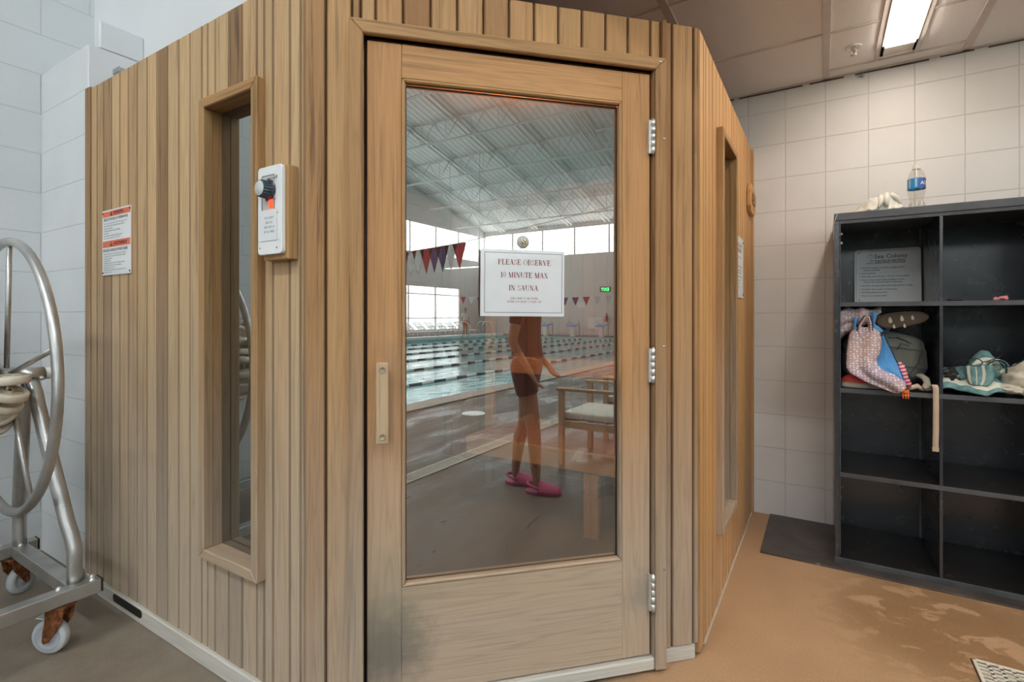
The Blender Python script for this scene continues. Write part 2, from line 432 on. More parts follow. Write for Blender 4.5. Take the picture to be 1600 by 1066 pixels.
    def grid(s, fn, nu, nv, smooth=True, closeu=False):
        V = [[s.bm.verts.new(fn(i / (nu - 1 if not closeu else nu), j / (nv - 1))) for j in range(nv)] for i in range(nu)]
        for i in range(nu if closeu else nu - 1):
            for j in range(nv - 1):
                k = (i + 1) % nu
                f = s.bm.faces.new((V[i][j], V[k][j], V[k][j + 1], V[i][j + 1])); f.smooth = smooth; f.material_index = s.mi
                for lp, (a, b_) in zip(f.loops, ((i, j), (i + 1, j), (i + 1, j + 1), (i, j + 1))):
                    lp[s.gc] = Vector((a / max(1, nu - 1), b_ / max(1, nv - 1), 0)); lp[s.tn] = 0
        return s
    def mesh(s, name, parent=None):
        me = bpy.data.meshes.new(name)
        bmesh.ops.recalc_face_normals(s.bm, faces=s.bm.faces[:])
        s.bm.to_mesh(me); s.bm.free()
        if parent is not None: me.transform(world_inv(parent))
        return me
    def build(s, name, mat, parent=None, **props):
        return link(name, s.mesh(name, parent), mat, parent, **props)
def world_mtx(o):
    m = Matrix.LocRotScale(o.location, o.rotation_euler, o.scale)
    return world_mtx(o.parent) @ m if o.parent else m
def world_inv(o): return world_mtx(o).inverted()
def struct(o): o['kind'] = 'structure'; return o
def solidify(o, t, off=0):
    m = o.modifiers.new('thickness', 'SOLIDIFY'); m.thickness = t; m.offset = off; return o
def subsurf(o, l=1):
    m = o.modifiers.new('smooth', 'SUBSURF'); m.levels = l; m.render_levels = l; return o
def copy_tree(o, parent=None):
    c = o.copy(); COL.objects.link(c)
    if parent is not None: c.parent = parent
    for ch in [x for x in bpy.data.objects if x.parent == o]: copy_tree(ch, c)
    return c
def frame(origin, ux, uz=Vector((0, 0, 1))):
    """matrix: local x -> ux, local y -> into wall (away from viewer), local z -> up"""
    ux = Vector(ux).normalized(); uz = Vector(uz).normalized(); uy = uz.cross(ux)
    m = Matrix.Identity(4)
    for i in range(3): m[i][0] = ux[i]; m[i][1] = uy[i]; m[i][2] = uz[i]; m[i][3] = origin[i]
    return m
# wall frames: local x runs to the viewer's right, local y points INTO the wall, local z up
FL = frame(Vector((0, YL, 0)), (1, 0, 0))                       # left face: x = X
FD = frame(D(0), DX)                                            # door face: x = s
FR = frame(Vector((XR, 0, 0)), (0, 1, 0))                       # right face: x = Y

# text -----------------------------------------------------------------
def sans(txt, size, align='LEFT', bold=0, sx=1.0):
    c = bpy.data.curves.new('lettering', 'FONT'); c.body = txt; c.size = size; c.align_x = align
    c.resolution_u = 2; c.offset = bold
    o = bpy.data.objects.new('lettering', c); COL.objects.link(o)
    dg = bpy.context.evaluated_depsgraph_get(); dg.update()
    me = bpy.data.meshes.new_from_object(o.evaluated_get(dg))
    bpy.data.objects.remove(o); bpy.data.curves.remove(c)
    if sx != 1: me.transform(Matrix.Diagonal((sx, 1, 1, 1)))
    return me
class Letters:
    def __init__(s): s.bm = bmesh.new()
    def add(s, txt, x, z, size, align='LEFT', bold=0, sx=1.0):
        me = sans(txt, size, align, bold, sx)
        t = bmesh.new(); t.from_mesh(me)
        mp = {v: s.bm.verts.new((v.co.x + x, 0, v.co.y + z)) for v in t.verts}
        for f in t.faces:
            try: s.bm.faces.new([mp[v] for v in f.verts])
            except ValueError: pass
        t.free(); bpy.data.meshes.remove(me); return s
    def quad(s, pts):
        try: s.bm.faces.new([s.bm.verts.new((x, 0, z)) for x, z in pts])
        except ValueError: pass
        return s
    def rect(s, x0, x1, z0, z1): return s.quad([(x0, z0), (x1, z0), (x1, z1), (x0, z1)])
    def ring(s, cx, cz, r0, r1, n=24, a0=0, a1=2 * pi):
        for i in range(n):
            a, b_ = a0 + (a1 - a0) * i / n, a0 + (a1 - a0) * (i + 1) / n
            s.quad([(cx + r0 * cos(a), cz + r0 * sin(a)), (cx + r1 * cos(a), cz + r1 * sin(a)), (cx + r1 * cos(b_), cz + r1 * sin(b_)), (cx + r0 * cos(b_), cz + r0 * sin(b_))])
        return s
    def serif(s, txt, cx, z, h, align='CENTER', track=.10):
        W = [SERIF.get(c, (.3, []))[0] for c in txt]
        tot = sum(W) + track * (len(txt) - 1)
        x = cx - tot * h / 2 if align == 'CENTER' else cx
        for c, wd in zip(txt, W):
            for st in SERIF.get(c, (.3, []))[1]:
                k = st[0]
                if k == 'l':
                    _, xa, ya, xb, yb, th = st
                    dx, dy = xb - xa, yb - ya; L = hypot(dx, dy)
                    if abs(dy) > abs(dx) * .3: nx, ny = th / 2, 0
                    else: nx, ny = 0, th / 2
                    P = [(xa - nx, ya - ny), (xa + nx, ya + ny), (xb + nx, yb + ny), (xb - nx, yb - ny)]
                    s.quad([(x + a * h, z + b_ * h) for a, b_ in P])
                elif k == 's':
                    _, xc, yc, hw = st
                    s.quad([(x + (xc - hw) * h, z + (yc - .022) * h), (x + (xc + hw) * h, z + (yc - .022) * h), (x + (xc + hw) * h, z + (yc + .022) * h), (x + (xc - hw) * h, z + (yc + .022) * h)])
                elif k == 'a':
                    _, xc, yc, rx, ry, a0, a1 = st
                    n = 14; pr = None
                    for i in range(n + 1):
                        a = radians(a0 + (a1 - a0) * i / n); th = .035 + .075 * abs(cos(a)) ** 1.5
                        p = ((xc + (rx - th / 2 + .0) * cos(a)), yc + (ry - .02) * sin(a)), ((xc + (rx + th / 2) * cos(a)), yc + (ry + .02) * sin(a))
                        if pr: s.quad([(x + a_ * h, z + b_ * h) for a_, b_ in (pr[0], pr[1], p[1], p[0])])
                        pr = p
            x += (wd + track) * h
        return s
    def build(s, name, mat, mtx, parent, **props):
        bmesh.ops.recalc_face_normals(s.bm, faces=s.bm.faces[:])
        me = bpy.data.meshes.new(name); s.bm.to_mesh(me); s.bm.free()
        me.transform((world_inv(parent) if parent else Matrix()) @ mtx)
        return link(name, me, mat, parent, **props)
K, T_ = .17, .07
SERIF = {
 'P': (.62, [('l', .14, 0, .14, 1, K), ('s', .14, .02, .14), ('s', .12, .98, .12), ('a', .30, .73, .24, .25, -90, 90), ('l', .14, .98, .30, .98, T_), ('l', .14, .48, .30, .48, T_)]),
 'L': (.62, [('l', .14, 0, .14, 1, K), ('s', .14, .98, .14), ('l', 0, .02, .58, .02, T_), ('l', .58, 0, .58, .26, T_)]),
 'E': (.64, [('l', .14, 0, .14, 1, K), ('l', 0, .02, .58, .02, T_), ('l', 0, .98, .56, .98, T_), ('l', .14, .52, .44, .52, T_), ('l', .44, .40, .44, .64, T_), ('l', .58, 0, .58, .24, T_), ('l', .55, .78, .55, 1, T_)]),
 'F': (.60, [('l', .14, 0, .14, 1, K), ('s', .14, .02, .14), ('l', 0, .98, .56, .98, T_), ('l', .14, .52, .44, .52, T_), ('l', .44, .40, .44, .64, T_), ('l', .55, .78, .55, 1, T_)]),
 'A': (.74, [('l', .08, 0, .36, 1, .05), ('l', .62, 0, .36, 1, K), ('l', .18, .36, .52, .36, T_), ('s', .09, .02, .11), ('s', .62, .02, .13)]),
 'S': (.54, [('a', .27, .74, .19, .24, 30, 270), ('a', .27, .26, .21, .24, -150, 90), ('l', .47, .72, .47, .96, T_), ('l', .06, .04, .06, .28, T_)]),
 'O': (.74, [('a', .37, .5, .31, .5, 0, 360)]), '0': (.52, [('a', .26, .5, .19, .5, 0, 360)]),
 'C': (.70, [('a', .38, .5, .32, .5, 40, 320), ('l', .64, .70, .64, .96, T_)]),
 'D': (.74, [('l', .14, 0, .14, 1, K), ('l', 0, .98, .34, .98, T_), ('l', 0, .02, .34, .02, T_), ('a', .34, .5, .33, .48, -90, 90)]),
 'B': (.66, [('l', .14, 0, .14, 1, K), ('l', 0, .98, .32, .98, T_), ('l', 0, .02, .34, .02, T_), ('l', .14, .52, .34, .52, T_), ('a', .32, .75, .21, .23, -90, 90), ('a', .34, .27, .25, .25, -90, 90)]),
 'R': (.70, [('l', .14, 0, .14, 1, K), ('s', .14, .02, .14), ('l', 0, .98, .32, .98, T_), ('l', .14, .50, .32, .50, T_), ('a', .32, .74, .22, .24, -90, 90), ('l', .34, .5, .60, 0, K), ('s', .62, .02, .09)]),
 'V': (.72, [('l', .10, 1, .38, 0, K), ('l', .64, 1, .38, 0, .05), ('s', .11, .98, .12), ('s', .62, .98, .10)]),
 'N': (.76, [('l', .12, 0, .12, 1, .05), ('l', .12, 1, .62, 0, K), ('l', .62, 0, .62, 1, .05), ('s', .12, .02, .11), ('s', .10, .98, .10), ('s', .62, .98, .11)]),
 'M': (.92, [('l', .12, 0, .12, 1, .05), ('l', .14, 1, .44, 0, K), ('l', .74, 1, .44, 0, .05), ('l', .76, 0, .76, 1, K), ('s', .12, .02, .11), ('s', .12, .98, .10), ('s', .76, .02, .13), ('s', .78, .98, .11)]),
 'I': (.30, [('l', .15, 0, .15, 1, K), ('s', .15, .02, .14), ('s', .15, .98, .14)]),
 '1': (.40, [('l', .22, 0, .22, 1, K), ('s', .22, .02, .15), ('l', .08, .84, .22, .98, .05)]),
 'U': (.74, [('l', .14, .34, .14, 1, K), ('l', .60, .34, .60, 1, .05), ('a', .37, .32, .23, .32, 180, 360), ('s', .14, .98, .14), ('s', .60, .98, .10)]),
 'T': (.64, [('l', .31, 0, .31, 1, K), ('l', .02, .98, .60, .98, T_), ('s', .31, .02, .14), ('l', .03, .76, .03, 1, T_), ('l', .60, .76, .60, 1, T_)]),
 'X': (.74, [('l', .10, 1, .60, 0, K), ('l', .12, 0, .58, 1, .05), ('s', .12, .98, .12), ('s', .58, .98, .10), ('s', .12, .02, .10), ('s', .60, .02, .12)]),
 'Y': (.72, [('l', .10, 1, .36, .45, K), ('l', .62, 1, .36, .45, .05), ('l', .36, 0, .36, .46, K), ('s', .11, .98, .12), ('s', .62, .98, .10), ('s', .36, .02, .14)]),
 'H': (.78, [('l', .14, 0, .14, 1, K), ('l', .62, 0, .62, 1, K), ('l', .14, .52, .62, .52, T_), ('s', .14, .02, .14), ('s', .14, .98, .14), ('s', .62, .02, .14), ('s', .62, .98, .14)]),
 '-': (.36, [('l', .05, .36, .30, .36, .08)]), ' ': (.28, [])}

exec_order = []

# ================================================================== SETTING: floor, walls, ceilings
HX0, HX1, HY0, YBH = -3.42, 28.5, -19.0, 1.18       # hall extents and the plane of the bulkhead
POOL = (2.2, 25.5, -15.45, -2.5)
EAST = 6.5                                           # low-ceilinged room ends here
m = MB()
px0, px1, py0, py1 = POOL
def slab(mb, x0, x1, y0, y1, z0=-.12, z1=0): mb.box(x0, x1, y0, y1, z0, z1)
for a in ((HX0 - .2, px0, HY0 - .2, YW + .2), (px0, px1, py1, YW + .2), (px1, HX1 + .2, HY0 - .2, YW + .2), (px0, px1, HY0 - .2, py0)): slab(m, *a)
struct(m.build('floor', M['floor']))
m = MB(); m.box(HX0 - .2, HX0, HY0, YW + .2, 0, 14); struct(m.build('wall_left', M['block_left']))
m = MB(); m.box(HX0, EAST + .2, YW, YW + .2, 0, 3.2); struct(m.build('wall_back', M['block_back']))
m = MB(); m.box(EAST, EAST + .2, YBH, YW, 0, 3.0); struct(m.build('wall_side_room', M['white_paint']))
# nib of block wall beside the sauna, with one half block standing on its end
m = MB(); m.box(HX0, -2.845, .957, YBH, 0, 2.443, .004); m.box(-2.885, -2.845, 1.0, YBH, 2.443, 2.575, .006)
struct(m.build('wall_nib', M['block_nib']))
# bulkhead between the low room and the tall hall
m = MB()
m.box(HX0, -1.05, YBH, YBH + .12, 2.225, 11.0); m.box(-1.05, EAST + .2, YBH, YBH + .12, ZC + .001, 11.0)
m.box(EAST + .2, HX1, YBH, YBH + .12, 0, 11.0)
struct(m.build('wall_bulkhead', M['white_paint']))
m = MB()
m.box(HX1, HX1 + .2, HY0 - .2, YBH + .12, 0, 5.35); m.box(HX1, HX1 + .2, HY0 - .2, YBH + .12, 7.1, 7.6)
struct(m.build('wall_far', M['grey_paint']))
m = MB()
WX0, WX1, WZ0, WZ1 = 10.5, 25.5, .35, 3.15
m.box(HX0, WX0, HY0 - .2, HY0, 0, 5.2); m.box(WX1, HX1, HY0 - .2, HY0, 0, 5.2)
m.box(WX0, WX1, HY0 - .2, HY0, 0, WZ0); m.box(WX0, WX1, HY0 - .2, HY0, WZ1, 5.2)
m.box(HX0, HX1, HY0 - .2, HY0, 7.0, 12)
struct(m.build('wall_window', M['grey_paint']))

# glowing translucent clerestory panels, framed into bays
def panelmat(name, base, s, per, line, vline=None):
    mm, nt, b, out = newmat(name)
    sx = N(nt, 'SeparateXYZ'); LK(nt, pos(nt), sx.inputs[0])
    h = mth(nt, 'ADD', sx.outputs[0], sx.outputs[1])
    a = mth(nt, 'LESS_THAN', mth(nt, 'PINGPONG', h, per / 2), line)
    c = mth(nt, 'LESS_THAN', mth(nt, 'PINGPONG', sx.outputs[2], per / 2), line)
    g = mth(nt, 'MAXIMUM', a, c)
    e = N(nt, 'Emission'); LK(nt, mixc(nt, g, base, tuple(x * .35 for x in base)), e.inputs[0]); e.inputs[1].default_value = s
    LK(nt, e.outputs[0], out.inputs[0]); return mm
M['panel'] = panelmat('translucent_panel', (.93, .97, 1), L_CLERE, .42, .022)
def curtain_mat():
    mm, nt, b, out = newmat('backlit_blinds')
    sx = N(nt, 'SeparateXYZ'); P = pos(nt); LK(nt, P, sx.inputs[0])
    n = noi(nt, mapg(nt, P, (2.2, 1, .12)), 1.6, 5, .7)
    e = N(nt, 'Emission'); LK(nt, ramp(nt, n, [(.3, (.42, .52, .54)), (.5, (.78, .90, .93)), (.65, (1, 1, 1))]), e.inputs[0])
    e.inputs[1].default_value = L_WINDOW; LK(nt, e.outputs[0], out.inputs[0]); return mm
M['blinds'] = curtain_mat()
k = 1
for nm, x0, x1, y0, y1, z0, z1, mt in (('e', HX1 + .08, HX1 + .12, HY0, YBH, 5.35, 7.1, 'panel'), ('s', HX0, HX1, HY0 - .12, HY0 - .08, 5.2, 7.0, 'panel'), ('w', WX0, WX1, HY0 - .12, HY0 - .08, WZ0, WZ1, 'blinds')):
    m = MB(); m.box(x0, x1, y0, y1, z0, z1); o = struct(m.build('window_%d' % k, M[mt]))
    f = MB()
    if nm == 'e':
        y = HY0
        while y < YBH: f.box(HX1 - .02, HX1 + .08, y, y + .10, z0, z1); y += 2.4
    elif nm == 's':
        x = HX0
        while x < HX1: f.box(x, x + .10, HY0 - .08, HY0 + .02, z0, z1); x += 2.4
    else:
        for x in [WX0 + i * 2.5 for i in range(7)]: f.box(x - .04, x + .04, HY0 - .08, HY0 + .03, z0, z1)
        for z in (z0, z0 + .75, z1 - .55, z1 - .05): f.box(x0, x1, HY0 - .07, HY0 + .02, z, z + .06)
    f.build('window_frame', M['grey_paint'] if nm != 'w' else M['tee'], o)
    k += 1

# hall roof: ribbed white deck, falling to both sides of a ridge
def roofz(x): return 7.4 + .233 * (28.5 - x) if x > 12 else 11.24 - .233 * (12 - x)
def deckmat():
    mm, nt, b, out = newmat('ribbed_roof_deck')
    sx = N(nt, 'SeparateXYZ'); P = pos(nt); LK(nt, P, sx.inputs[0])
    rb = mth(nt, 'PINGPONG', sx.outputs[1], .15)
    s_ = maprange(nt, rb, .05, .07)
    c = mixc(nt, s_, (.60, .66, .64), (.80, .83, .81))
    LK(nt, mixc(nt, maprange(nt, noi(nt, P, .35, 3), .35, .7), c, mixc(nt, .5, c, (.55, .62, .60))), b.inputs['Base Color'])
    b.inputs['Roughness'].default_value = .5
    bump(nt, b, s_, 1.0, .03); return mm
M['deck'] = deckmat()
m = MB()
for xa, xb in ((HX0 - .2, 12.0), (12.0, HX1 + .2)):
    za, zb = roofz(xa if xa < 12 else 12.001), roofz(xb if xb > 12 else 12.0)
    if xa < 12: zb = 11.24
    m.prism([(xa, za), (xb, zb), (xb, zb + .15), (xa, za + .15)], 0, YBH + .3 - HY0 + .2, Matrix(((1, 0, 0, 0), (0, 0, 1, HY0 - .2), (0, 1, 0, 0), (0, 0, 0, 1))))
struct(m.build('ceiling_hall', M['deck']))

M['truss'] = plain('truss_paint', (.70, .74, .72), .5, var=.05)
def truss(x, depth=1.0):
    m = MB(); zt, zb = roofz(x) - .08, roofz(x) - depth
    y0, y1 = HY0 + .05, YBH - .05
    for dx in (-.05, .05):
        m.box(x + dx - .025, x + dx + .025, y0, y1, zb - .05, zb); m.box(x + dx - .025, x + dx + .025, y0, y1, zt - .05, zt + .0)
    n = 14; dy = (y1 - y0) / n
    for i in range(n):
        a, b_, c = y0 + i * dy, y0 + (i + .5) * dy, y0 + (i + 1) * dy
        m.cyl((x, a, zt - .02), (x, b_, zb), .022, seg=6); m.cyl((x, b_, zb), (x, c, zt - .02), .022, seg=6)
        m.cyl((x, b_, zb), (x, b_, zt), .012, seg=5)
    return tag(m.build('roof_truss', M['truss']), 'white steel open-web truss under the ribbed hall roof, reflected in the door', 'truss', 'roof trusses over the pool')
for x in (1, 4, 7, 10, 13, 16, 19, 22, 25): truss(x)
for i, y in enumerate((-17.2, -14.6, -12.0, -9.4, -6.8, -4.2, -1.6)):
    m = MB()
    for dy in (-.14, .14):
        m.cyl((12.1, y + dy, roofz(12.1) - .18), (28.3, y + dy, roofz(28.3) - .18), .045, seg=8)
        m.cyl((11.9, y + dy, roofz(11.9) - .18), (HX0 + .1, y + dy, roofz(HX0 + .1) - .18), .045, seg=8)
    tag(m.build('roof_purlin', M['truss']), 'pair of white pipes running down the roof slope, reflected in the door', 'purlin', 'paired roof purlins')
# roof air duct loops seen as pale outlines
m = MB()
for (x, y) in ((17.2, -5.6), (20.0, -5.4)):
    zz = roofz(x) - .75
    m.tube([(x - 1, y - .5, zz + .2), (x + 1, y - .5, zz - .25), (x + 1, y + .5, zz - .25), (x - 1, y + .5, zz + .2)], .04, 6, closed=True)
    for a, b_ in ((-1, .2), (1, -.25)): m.cyl((x + a, y, zz + b_), (x + a, y, roofz(x + a)), .015, seg=6)
tag(m.build('conduit_loop', M['truss']), 'pale rectangular pipe loops hung below the hall roof', 'pipe')

# low tiled ceiling with its grid
m = MB()
m.box(-1.05, EAST, YBH + .12, YW, ZC, ZC + .02)
struct(m.build('ceiling', M['tile']))
m = MB(); m.box(HX0, -1.05, YBH + .12, YW, ZC, ZC + .02); struct(m.build('ceiling_plaster', M['white_paint']))
m = MB()
def tee(x0, x1, y0, y1, d=.006): m.box(x0, x1, y0, y1, ZC - d, ZC + .002, .001)
for x in [.016 + .61 * i for i in range(-1, 11)]: tee(x - .017, x + .017, YBH + .13, YW - .003)
for x in (.243, .412): tee(x - .011, x + .011, 1.4, 3.325)
tee(-.58, 0, 2.882, 2.894); tee(.033, .232, 2.882, 2.894); tee(.423, .61, 2.882, 2.894)
tee(.033, .61, 3.318, 3.330); tee(-.58, 0, 2.25, 2.262); tee(-1.05, -.61, 2.25, 2.262); tee(-.61, 0, 2.248, 2.262, .005)
for i in range(1, 10):
    for y in (1.66, 2.27, 2.89): tee(.016 + .61 * i + .018, .016 + .61 * (i + 1) - .018, y - .006, y + .006)
m.box(-1.05, EAST, YW - .02, YW - .001, ZC - .006, ZC, .001)
struct(m.build('trim_ceiling_grid', M['tee']))
m = MB()
for i in range(40):
    x = -1.0 + i * .19 + random.uniform(-.03, .03)
    m.box(x, x + random.uniform(.12, .2), YW - .004, YW - .0005, ZC - .011 - random.random() * .004, ZC - .006)
struct(m.build('trim_ceiling_joint', plain('dirty_joint', (.12, .10, .09), .9, var=.3)))

# ================================================================== LAMPS
def troffer(x0, x1, y0, y1, label):
    r = empty('ceiling_light', label, 'light', 'fluorescent strips in the tiled ceiling', ((x0 + x1) / 2, (y0 + y1) / 2, ZC))
    m = MB(); t = .012
    m.box(x0, x0 + t, y0, y1, ZC - .012, ZC - .0005, .001); m.box(x1 - t, x1, y0, y1, ZC - .012, ZC - .0005, .001)
    m.box(x0, x1, y0, y0 + .03, ZC - .012, ZC - .0005, .001); m.box(x0, x1, y1 - .12, y1, ZC - .012, ZC - .0005, .001)
    m.build('housing', M['tee'], r)
    m = MB(); m.box(x0 + t, x1 - t, y0 + .03, y1 - .12, ZC - .022, ZC - .001); m.build('diffuser', M['lampface'], r)
M['lampface'] = emis('fluorescent_diffuser', (1, .89, .76), L_TROFFER)
troffer(.255, .400, 2.05, 3.27, 'fluorescent strip light in the tiled ceiling above the cabinet, nearest the sauna')
troffer(.255, .400, 1.40, 2.02, 'fluorescent strip light in the tiled ceiling in front of the sauna door')
troffer(2.085, 2.23, 2.05, 3.27, 'added unseen fluorescent strip light in the ceiling, second from the sauna')  # this and the next two are added out of view to lift bounce light
troffer(2.085, 2.23, 1.40, 2.02, 'added unseen fluorescent strip light near the hall opening, second from the sauna')
troffer(3.915, 4.06, 2.05, 3.27, 'added unseen fluorescent strip light in the ceiling, farthest from the sauna')
M['pendant'] = emis('added_bay_diffuser', (.95, .98, 1), L_PENDANT)
def pendant(x, y, z, L, label, group, along='x', e='pendant'):
    r = empty('pendant_light', label, 'light', group, (x, y, z))
    a, b_ = (L / 2, .16) if along == 'x' else (.16, L / 2)
    m = MB(); m.box(x - a, x + a, y - b_, y + b_, z + .012, z + .07, .005); m.build('housing', M['white_gloss'], r)
    m = MB(); m.box(x - a + .02, x + a - .02, y - b_ + .02, y + b_ - .02, z, z + .012); m.build('diffuser', M[e], r)
    zr = roofz(x) if x < HX1 else 7
    m = MB()
    for s_ in (-1, 1):
        q = (x + s_ * a * .8, y, z + .07) if along == 'x' else (x, y + s_ * b_ * .8, z + .07)
        m.cyl(q, (q[0], q[1], roofz(q[0]) + .02), .012, seg=6)
    m.build('hanger', M['truss'], r)
for x, y in ((-1.7, -3.0), (1.3, -3.0), (4.3, -1.2), (4.3, -4.2), (-1.7, -6.6)):  # added high-bays, outside the mirrored view, to light the sauna face and door
    pendant(x, y, 6.2, 2.4, 'added unseen long white high-bay light over the near pool deck', 'added high-bay lights over the deck')
M['pendant2'] = emis('far_tube', (.98, 1, 1), 5)
pendant(18.9, -13.6, 3.75, 2.4, 'slim lit tube light hanging low above the far lanes of the pool', 'low tube lights over the pool', 'y', 'pendant2')
pendant(14.0, -15.2, 4.1, 2.4, 'slim lit tube light hanging over the far edge of the pool', 'low tube lights over the pool', 'y', 'pendant2')

# ================================================================== SAUNA CABIN
sauna = empty('sauna_cabin', 'cedar-boarded corner sauna cabin with a glazed door across its cut corner', 'sauna', None, (-1.6, 2.2, 0))
def board(mb, x0, x1, z0, z1, fm, tone, y0=0, y1=.022, bev=.0042):
    k_ = random.uniform(0, .0012); mb.groove = True
    mb.box(x0 + .0017, x1 - .0017, y0 + k_, y1, z0, z1, bev, max(0, min(1, tone + random.uniform(-.14, .14))), 2, fm); mb.groove = False
ZB = .055
# left face
m = MB()
edges = [-2.764, -2.70, -2.635, -2.558, -2.48, -2.404, -2.326, -2.243, -2.164, -2.083, -2.001, -1.923, -1.843, -1.806, -1.758, -1.676, -1.599, -1.518, -1.480, -1.435, -1.352, -1.302]
tones = [.35, .5, .75, .0, .2, .45, .3, .05, 1.0, .3, .1, .25, .1, .1, .35, .85, .1, .4, .4, .15, .1]
for a, b_, t in zip(edges, edges[1:], tones):
    if -1.806 <= a and b_ <= -1.480:
        board(m, a, b_, 1.92, ZS, FL, t); board(m, a, b_, ZB, .40, FL, min(1, t + .15))
    else: board(m, a, b_, ZB, ZS, FL, t)
board(m, -1.302, CA.x + .004, ZB, ZS, FL, .45)
m.box(-2.812, -2.764, -.006, .03, ZB, ZS + .004, .003, .8, 2, FL)
m.build('left_cladding', M['cedar'], sauna)
# front (door) face
m = MB()
fe = [(-1.30, -1.238, .5), (-1.238, -1.165, .12)]
for a, b_, t in fe: board(m, a, b_, ZB, ZS, FD, t)
for a, b_, t in ((-.150, -.107, .85), (-.107, -.024, .3), (-.024, .0, .5)): board(m, a, b_, ZB, ZS, FD, t)
te = [-1.165, -1.14, -1.097, -1.016, -.933, -.851, -.768, -.685, -.602, -.520, -.438, -.354, -.273, -.189, -.150]
tt = [.6, .25, .3, .65, .3, .3, .75, .3, .1, .3, .45, .2, .35, .15]
for a, b_, t in zip(te, te[1:], tt): board(m, a, b_, 2.04, ZS, FD, t)
m.box(-.152, -.135, -.014, .01, ZB, ZS - .001, .002, .9, 2, FD)
m.build('front_cladding', M['cedar_front'], sauna)
# right face
m = MB()
re_ = [1.862, 1.93, 1.973, 2.036, 2.103, 2.193, 2.27, 2.35, 2.43, 2.51, 2.59, 2.67, 2.75, 2.83, 2.91, 2.99, 3.07, 3.15, 3.23, 3.31, 3.39]
for i, (a, b_) in enumerate(zip(re_, re_[1:])):
    t = [.1, .3, .05, .2, .35, .15][i % 6] if i < 17 else .6
    if a >= 2.19 and b_ <= 2.60: board(m, a, b_, 1.955, ZS, FR, t); board(m, a, b_, ZB - .04, .335, FR, t)
    else: board(m, a, b_, ZB - .04, ZS, FR, t)
m.box(3.39, 3.435, -.008, .03, 0.0, ZS + .003, .003, .85, 2, FR)
m.build('right_cladding', M['cedar_right'], sauna)
# core walls behind the boards (inside lining) with openings
m = MB()
def core(fm, x0, x1, hx0, hx1, hz0, hz1, y0=.022, y1=.085):
    m.box(x0, hx0, y0, y1, .01, ZS - .01, 0, .3, 2, fm); m.box(hx1, x1, y0, y1, .01, ZS - .01, 0, .4, 2, fm)
    m.box(hx0, hx1, y0, y1, .01, hz0, 0, .3, 2, fm); m.box(hx0, hx1, y0, y1, hz1, ZS - .01, 0, .4, 2, fm)
core(FL, -2.805, -1.31, -1.79, -1.50, .40, 1.92)
core(FD, -1.28, -.02, -1.133, -.189, .045, 2.032)
core(FR, 1.90, 3.43, 2.21, 2.58, .34, 1.95)
for z in range(21):      # inside lining boards on the two block-wall sides and ceiling
    zz = .02 + z * .104
    m.box(-2.80, -.46, 3.40, 3.42, zz, zz + .102, .003, random.random(), 0)
    m.box(-2.80, -2.78, 1.04, 3.40, zz, zz + .102, .003, random.random(), 1)
m.build('inner_lining', M['cedar_in'], sauna)
m = MB()
poly = [(-2.80, YL + .03), (CA.x - .02, YL + .03), (XR - .03, CB.y + .02), (XR - .03, 3.42), (-2.80, 3.42)]
m.prism(poly, ZS - .04, ZS - .012, None, .3, 0)
m.build('roof_deck', M['cedar_in'], sauna)
# inner vertical lining boards seen behind the upper bench
m = MB()
for i in range(25):
    x = -2.76 + i * .092
    m.box(x, x + .090, 3.375, 3.40, .05, 2.15, .004, random.random(), 2)
m.build('back_panelling', M['cedar_in'], sauna)
m = MB(); m.prism([(x, y) for x, y in poly], .001, .012, None, .3, 0)
dm, nt_, b_d, _o = newmat('sauna_floor'); P_ = pos(nt_)
sx_ = N(nt_, 'SeparateXYZ'); LK(nt_, P_, sx_.inputs[0])
wv = mth(nt_, 'PINGPONG', mth(nt_, 'SUBTRACT', sx_.outputs[0], sx_.outputs[1]), .008)
LK(nt_, mixc(nt_, maprange(nt_, wv, .002, .005), (.07, .05, .035), (.16, .12, .09)), b_d.inputs['Base Color']); b_d.inputs['Roughness'].default_value = .7
m.build('floor_mat', dm, sauna)
# skirting below the boards
m = MB()
m.box(-2.80, CA.x - .03, -.012, .02, .0, ZB + .006, .004, .3, 0, FL)
m.build('skirting', M['skirt'], sauna)
m = MB(); m.box(-.147, -.012, .004, .03, 0, ZB - .002, .004, .5, 0, FD); m.box(-1.30, -1.175, .004, .03, 0, ZB - .002, .004, .5, 0, FD); m.build('skirting', M['skirt'], sauna)
m = MB(); m.box(1.95, 3.42, -.003, .018, 0, .012, .001, .1, 1, FR); m.build('skirting', plain('pale_seal', (.62, .50, .38), .6), sauna)
# vent slot in the left skirting
m = MB()
vs = [(-2.49 + .03 * cos(a) * .5, .041 + .016 * sin(a)) for a in [pi / 2 + i * pi / 8 for i in range(9)]] + [(-2.27 + .03 * cos(a) * .5, .041 + .016 * sin(a)) for a in [-pi / 2 + i * pi / 8 for i in range(9)]]
m.prism(vs, -.0145, -.011, Matrix(((1, 0, 0, 0), (0, 0, 1, YL), (0, 1, 0, 0), (0, 0, 0, 1))))
m.build('vent_slot', M['gasket'], sauna)
# galvanised clip on the top edge
m = MB()
m.box(-2.54, -2.48, .0, .05, ZS - .005, ZS + .018, .002, 0, 0, FL); m.box(-2.54, -2.48, -.002, .002, ZS + .0, ZS + .022, .001, 0, 0, FL)
m.build('roof_clip', M['galv'], sauna)

